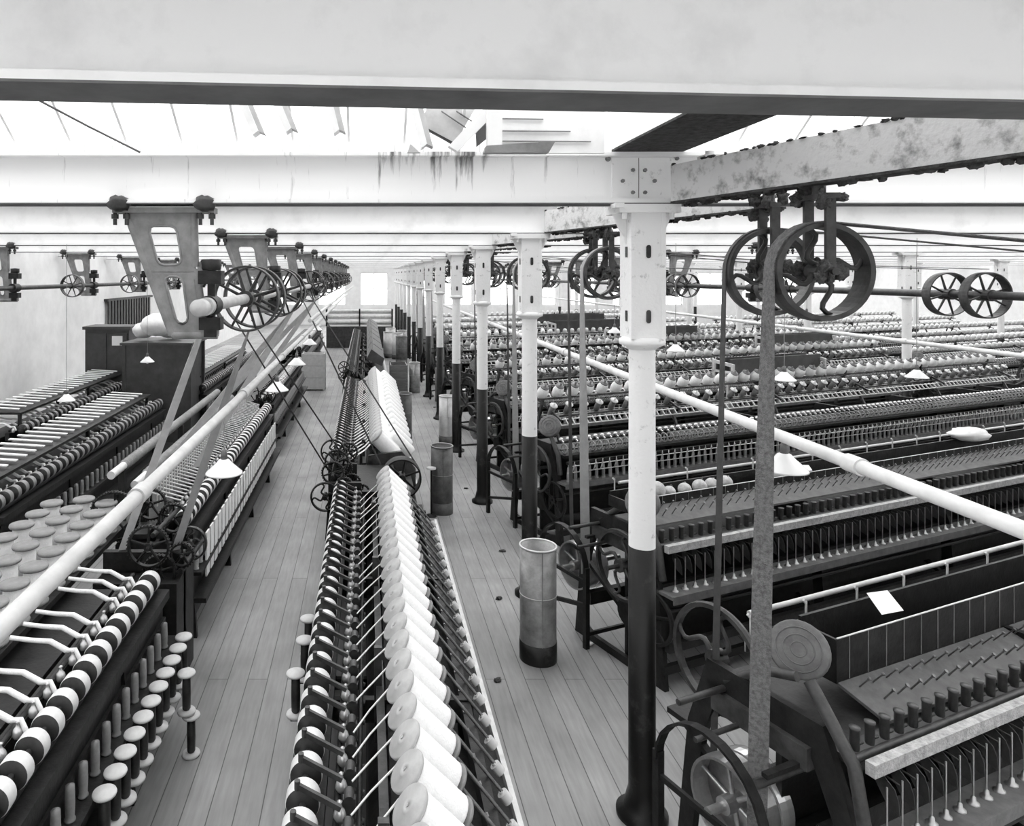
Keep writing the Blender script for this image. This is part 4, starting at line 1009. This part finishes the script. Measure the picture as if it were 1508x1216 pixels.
def drum_parts(r, dl):
    b = wheel_mb(.2, .12, .014, 6, .04, .14, .012, False, 'X'); b.lathe([(0, .04), (.19, .04), (.19, .05), (0, .05)], (0, 0, 0), (1, 0, 0), 30); b.build('drive_pulley', 'steel', r, dl)
    b = wheel_mb(.2, .08, .014, 6, .04, .1, .012, False, 'X'); b.build('drive_pulley', 'bright', r, (dl[0] + .115, dl[1], dl[2]))
    b = MB(); x = dl[0] - .17; pts = []
    for i in range(13):
        a = PI * i / 12; pts.append(((x, dl[1] + .30 * math.cos(a), .62 + .30 * math.sin(a)), (1, 0, 0), .05))
    b.ribbon(pts, .014)
    for sy in (-1, 1): b.bb(x - .02, x + .02, dl[1] + sy * .30 - .02, dl[1] + sy * .30 + .02, 0, .66)
    b.bar((x, dl[1] - .3, .35), (x, dl[1] + .3, .2), .03, .03); b.bb(x - .01, x + .01, dl[1] - .3, dl[1] + .3, .52, .55); b.bb(x, dl[0] + .35, dl[1] - .31, dl[1] - .29, .1, .13); b.bb(x, dl[0] + .35, dl[1] - .31, dl[1] - .28, .9, .92) 
    b.build('pulley_guard', 'iron', r)
    b = MB(); b.cyl((x, dl[1], dl[2]), (dl[0] + .45, dl[1], dl[2]), .02, n=12); b.build('drum_shaft', 'steel', r)
def inv(O, p):
    v = Vector((p[0] - O[0], p[1] - O[1], 0)); c, s_ = math.cos(TH), math.sin(TH)
    return Vector((v.x * c + v.y * s_, -v.x * s_ + v.y * c, p[2]))
def frameA(O, label, n, zt=1.32):
    r = empty('spinning_frame', (O[0], O[1], 0), TH); tag(r, label, 'spinning frame')
    sp_frame_common(r, n, None); sp_end(r, O, True); drum_parts(r, inv(O, (DR[n][0], DR[n][1], .55)))
    ts, zb = (.5, 1.12) if n == 0 else (.12, 1.205); dz = -.10 if n == 0 else 0
    b = MB(); b.bb(.15, UL, -.485, -.445, 1.0, 1.055); k = b.build('clearer_board', 'dust', r); k['label'] = 'pale lint-dusted strip'
    b = MB(); b.cyl((.15, -.40, 1.03), (UL, -.40, 1.03), .016, n=10); b.bb(.15, UL, -.42, -.30, .99, 1.02); b.build('roller_beam', 'iron_mid', r)
    b = MB(); b.add([(ts, -.32, 1.155 + dz), (UL, -.32, 1.155 + dz), (UL, -.10, 1.215 + dz), (ts, -.10, 1.215 + dz), (ts, -.32, 1.14 + dz), (UL, -.32, 1.14 + dz), (UL, -.10, 1.2 + dz), (ts, -.10, 1.2 + dz)], [(0, 1, 2, 3), (7, 6, 5, 4), (0, 4, 5, 1), (3, 2, 6, 7), (0, 3, 7, 4)]); b.build('apron_board', 'apron', r)
    b = MB(); b.bb(ts, UL, -.10, -.085, zb, zt); b.bb(ts, UL, .085, .10, zb, zt + .03); b.bb(ts, UL, -.10, .10, zb - .01, zb + .005); b.bb(ts - .01, ts + .005, -.10, .10, zb - .01, zt); b.build('bobbin_trough', 'iron', r)
    b = MB(); b.cyl((ts, -.0925, zt), (UL, -.0925, zt), .005, n=6); b.build('trough_lip', 'steel', r)
    b = MB()
    for i in range(66): b.bb(ts + .08 + i * .14, ts + .084 + i * .14, -.1025, -.0995, zb, zt)
    b.build('trough_seam', 'cast', r)
    b = MB(); b.cyl((.4, .3, 1.29), (UL, .3, 1.29), .014, n=8); b.build('back_rail', 'pipe', r)
    for i in range(96):
        t = .2 + i * .1
        part_copy('spindleA', 'spindle', f_spindle, 'steel', r, (t, -.50, .724))
        part_copy('sepA', 'separator_plate', f_sep, 'iron_mid', r, (t + .05, -.52, .84))
        part_copy('cupA', 'roller_weight', f_cup, 'iron_mid', r, (t, -.37, 1.04))
        part_copy('pinA', 'peg', f_pin, 'steelbar', r, (t + ts - .12, -.15, 1.205 + dz))
        if i % 2 == 0: part_copy('hookA', 'wire_hook', f_hook, 'steel', r, (t, .16, 1.2))
        if i % 4 == 0: part_copy('postA', 'creel_post', f_post, 'pipe', r, (t, .13, 1.25))
    b = MB()
    for i in range(96):
        t = .25 + i * .1 + ts - .12; b.cyl((t, -.23, 1.18 + dz), (t, -.27, 1.24 + dz), .004, n=5); b.cyl((t, -.27, 1.24 + dz), (t, -.275, 1.246 + dz), .009, n=7)
    tag(b.build('peg_row', 'steelbar', r), kind='stuff')
    return r
O0 = (1.75, 3.30); O1 = (1.90, 5.65)
F0 = frameA(O0, 'nearest spinning frame at lower right with ribbed disc and deep dark trough', 0, 1.32)
F1 = frameA(O1, 'spinning frame with a trough of yarn balls, right of the nearest column', 1, 1.28)
ballp = None
def W(O, t, p, z):
    c, s_ = math.cos(TH), math.sin(TH); return Vector((O[0] + t * c - p * s_, O[1] + t * s_ + p * c, z))
bl = ['largest round yarn ball, leftmost in the trough beside the column', 'second yarn ball in the trough, right of the largest', 'third yarn ball along the trough', 'fourth yarn ball along the trough', 'fifth yarn ball along the trough', 'sixth yarn ball, just left of the wide belt', 'yarn ball right of the wide belt, under the lamp', 'rightmost yarn ball in the trough, under the lamp']
for i, (t, rr, zz) in enumerate([(.52, .072, .015), (.66, .052, 0), (.83, .055, 0), (1.0, .06, 0), (1.14, .058, 0), (1.3, .06, 0), (1.78, .058, 0), (1.92, .066, 0)]):
    b = MB(); b.lathe([(.001, -rr)] + [(rr * math.sin(PI * k / 10), -rr * math.cos(PI * k / 10)) for k in range(1, 10)] + [(.012, rr * .95), (.008, rr * 1.02), (0, rr * 1.0)], n=22)
    r = empty('yarn_ball', W(O1, t, .0, 1.21 + rr + zz)); tag(r, bl[i], 'yarn ball'); b.build('ball_body', 'ball', r)
    k = MB(); k.torus((0, 0, rr * 1.03), (1, .3, 0), .01, .0025, 12, 5); k.build('loop', 'steelbar', r); r.rotation_euler = (.3 * math.sin(i), -.3 * math.cos(i * 2), i)
b = MB(); b.add([(-.08, -.05, 0), (.08, -.06, .0), (.10, .05, .012), (-.06, .06, .02), (-.08, -.05, .003), (.08, -.06, .003), (.10, .05, .015), (-.06, .06, .023)], [(3, 2, 1, 0), (4, 5, 6, 7), (0, 1, 5, 4), (1, 2, 6, 5), (2, 3, 7, 6), (3, 0, 4, 7)])
o = b.build('paper_sheet', 'paper', loc=W(O0, 1.0, 0, 1.36), rot=(.5, 0, .4)); tag(o, 'white paper sheet lying over the trough of the nearest spinning frame', 'paper')
o = b.build('paper_sheet', 'paper', loc=W(O1, 2.22, -.04, 1.30), rot=(.3, 0, .2)); tag(o, 'white paper strip on the trough edge right of the yarn balls', 'paper'); o.scale = (.9, .6, 1)
b = MB(); b.blob((0, 0, 0), (.2, .13, .07), .12, 12, 4); o = b.build('white_cloth', 'cloth', loc=W(O1, 4.9, .02, 1.37)); tag(o, 'bundle of white cloth on the trough at the right edge', 'cloth')

def frameB_proto(O, n):
    r = empty('spinning_frame', (O[0], O[1], 0), TH)
    sp_frame_common(r, n, None); sp_end(r, O, False); drum_parts(r, inv(O, (DR[n][0], DR[n][1], .55)))
    b = MB(); b.bb(.15, UL, -.50, -.30, .99, 1.02); b.cyl((.15, -.42, 1.07), (UL, -.42, 1.07), .012, n=8); b.cyl((.15, -.33, 1.13), (UL, -.33, 1.13), .014, n=8); b.bb(.15, UL, -.55, -.52, .93, .96); b.build('roller_beam', 'iron', r)
    b = MB(); b.cyl((.15, -.24, 1.30), (UL, -.24, 1.30), .009, n=8); b.cyl((.15, -.20, 1.36), (UL, -.20, 1.36), .009, n=8); b.cyl((.15, -.58, .92), (UL, -.58, .92), .006, n=6); b.cyl((.15, -.55, .84), (UL, -.55, .84), .006, n=6); b.build('guide_rail', 'steel', r)
    b = MB()
    for z, p in ((1.40, -.08), (1.58, .10)): b.bb(.15, UL, p - .03, p + .03, z - .03, z - .01)
    for i in range(6):
        t = .3 + i * 1.85; b.bar((t, -.22, 1.1), (t, -.02, 1.5), .03, .03, up=(1, 0, 0)); b.bar((t, .24, 1.1), (t, .08, 1.62), .03, .03, up=(1, 0, 0)); b.bar((t, -.25, 1.36), (t, .2, 1.55), .025, .025, up=(1, 0, 0))
    b.build('creel_frame', 'iron_mid', r)
    for i in range(96):
        t = .2 + i * .1
        part_copy('spindleB', 'spindle', f_spindle2, 'wool_grey', r, (t, -.50, .724))
        part_copy('ringB', 'roller_wheel', f_ring, 'strap_mid', r, (t, -.43, 1.08))
        part_copy('dotB', 'top_roller', f_dot, 'bright', r, (t + .03, -.33, 1.165))
        part_copy('rungB', 'guide_rung', f_rung, 'rim_pale', r, (t, -.22, 1.33))
        part_copy('finB', 'thread_guide', f_fin, 'bright', r, (t, -.57, .90))
    return r
fl = ['spinning frame behind the yarn-ball trough, topped by slanted bobbins', 'third row of bobbin-topped spinning frames, beyond the second column', 'fourth row spinning frame, by the third column', 'fifth row spinning frame, by the fourth column', 'sixth row spinning frame deep in the room', 'seventh row spinning frame deep in the room', 'last spinning frame row near the far wall']
FB = []; fb0 = None
for n in range(2, 9):
    O = (1.90, 5.65 + PITCH * (n - 1))
    if n == 2: fb0 = frameB_proto(O, 2); r = fb0
    else: r = copy_tree(fb0); r.location = (O[0], O[1], 0)
    tag(r, fl[n - 2], 'spinning frame'); FB.append((O, r))
# continuation rows on the far right
for n in range(1, 7):
    O = (1.90 + 10.4 * .92, 5.65 + PITCH * (n - 1) + 10.4 * .39)
    r = copy_tree(fb0); r.location = (O[0], O[1], 0); tag(r, 'spinning frame in the right-hand block beyond the slender columns', 'spinning frame', 'spinning frames of the far right block')
# creel bobbins
def creel_bobbin(white):
    r = empty('creel_bobbin'); ax = Vector((0, -.55, .83)); 
    b = MB()
    if white: b.lathe([(.02, -.07), (.05, -.06), (.058, 0), (.045, .05), (.02, .06)], (0, 0, .05), ax, 14)
    else: b.lathe([(.012, -.08), (.03, -.07), (.033, .035), (.012, .045)], (0, 0, .06), ax, 14)
    b.build('yarn', 'wool' if white else 'cast', r)
    b = MB(); b.lathe([(0, .045), (.042, .046), (.044, .052), (.042, .058), (.012, .06), (.01, .085), (0, .087)], (0, 0, .06), ax, 16); b.build('flange', 'cast' if white else 'rim_pale', r)
    return r
cbg = creel_bobbin(False); cbw = creel_bobbin(True); used = {id(cbg): False, id(cbw): False}
rest = MB()
rn = {2: 'frame behind the yarn-ball trough', 3: 'third row frame', 4: 'fourth row frame', 5: 'fifth row frame'}
cnt = 0
for (O, r), n in zip(FB, range(2, 9)):
    for tier in (0, 1):
        for i in range(42):
            t = .3 + i * .228; z = 1.40 if tier == 0 else 1.58; p = -.08 if tier == 0 else .10
            white = (tier == 1) or n == 5
            if cnt < 294:
                src = cbw if white else cbg
                if not used[id(src)]: o = src; used[id(src)] = True
                else: o = copy_tree(src)
                o.location = W(O, t, p, z); o.rotation_euler = (0, 0, TH + random.uniform(-.1, .1)); o.scale = (1.2, 1.2, 1.2) if white else (1.1, 1.1, 1.1)
                tag(o, '%s bobbin in the %s creel tier of the %s' % ('white wound' if white else 'grey slanted', 'upper' if tier else 'lower', rn[n]), 'bobbin', '%s tier bobbins of the %s' % ('upper' if tier else 'lower', rn[n])); cnt += 1
            else:
                q = W(O, t, p, z + .05); rest.lathe([(.02, -.07), (.05, -.06), (.058, 0), (.045, .05), (.02, .06)], q, (0, -.55, .83), 8)
for n in range(1, 7):
    O = (1.90 + 10.4 * .92, 5.65 + PITCH * (n - 1) + 10.4 * .39)
    for i in range(42):
        for tier in (0, 1): rest.lathe([(.02, -.07), (.045, -.06), (.05, 0), (.045, .05), (.02, .06)], W(O, .3 + i * .228, -.08 if not tier else .10, (1.4 if not tier else 1.58) + .05), (0, -.55, .83), 8)
tag(rest.build('creel_bobbins', 'wool'), 'masses of small white bobbins on the distant frames', 'bobbins', None, 'stuff')
# long dark trays on the creels, each with an openwork cast end
for i, (k, t0, t1, lb) in enumerate(((0, 3.5, 5.4, 'long dark tray with openwork cast end, right of the wide belt'), (2, 3.9, 6.4, 'long dark tray right of the nearest column, high among the creels'), (3, 3.2, 5.8, 'dark tray between the first two columns, lower one'), (4, 3.2, 6, 'dark tray between the first two columns, upper one'), (1, 6.5, 8.4, 'dark tray behind the spoked front pulley'))):
    O = FB[k][0]; r = empty('bobbin_tray', W(O, t0, .28, 1.62), TH); tag(r, lb, 'tray'); L = t1 - t0
    b = MB(); b.bb(.02, L, -.12, -.10, .0, .26); b.bb(.02, L, .10, .12, 0, .26); b.bb(.02, L, -.12, .12, 0, .015); b.build('tray_body', 'wooddark', r)
    for x in (0, L):
        b = MB()
        for (y0, y1, z0, z1) in ((-.16, .12, -.02, .24),):
            b.frame_plate([(-.2, -.05), (.15, -.05), (.15, .24), (-.2, .2)], [(-.16, -.01), (.11, -.01), (.11, .19), (-.16, .16)], (x, 0, 0), (0, 1, 0), (0, 0, 1), .03); b.bar((x, -.2, .08), (x, .15, .08), .03, .03); b.bar((x, -.02, -.05), (x, -.02, .22), .03, .03, up=(0, 1, 0)); b.bar((x, -.1, -.45), (x, -.1, -.03), .03, .03, up=(0, 1, 0))
        b.build('cast_end', 'rim_pale', r)
# far transverse machine closing the aisle
r = empty('carding_machine', (-1.7, 30.0, 0)); tag(r, 'pale machine standing crosswise at the far end of the aisle', 'textile machine')
b = MB(); b.bb(0, 2.8, 0, .8, 0, .9); b.build('machine_body', 'iron_mid', r)
for i, z in enumerate((1.05, 1.28, 1.5)):
    b = MB(); b.cyl((0, .3 + i * .1, z), (2.8, .3 + i * .1, z), .09, n=16); b.build('top_cylinder', 'rim_pale', r)
b = MB()
for x in (0, 1.4, 2.78): b.bb(x - .03, x + .03, .1, .7, .9, 1.62)
b.build('cylinder_stand', 'iron', r)
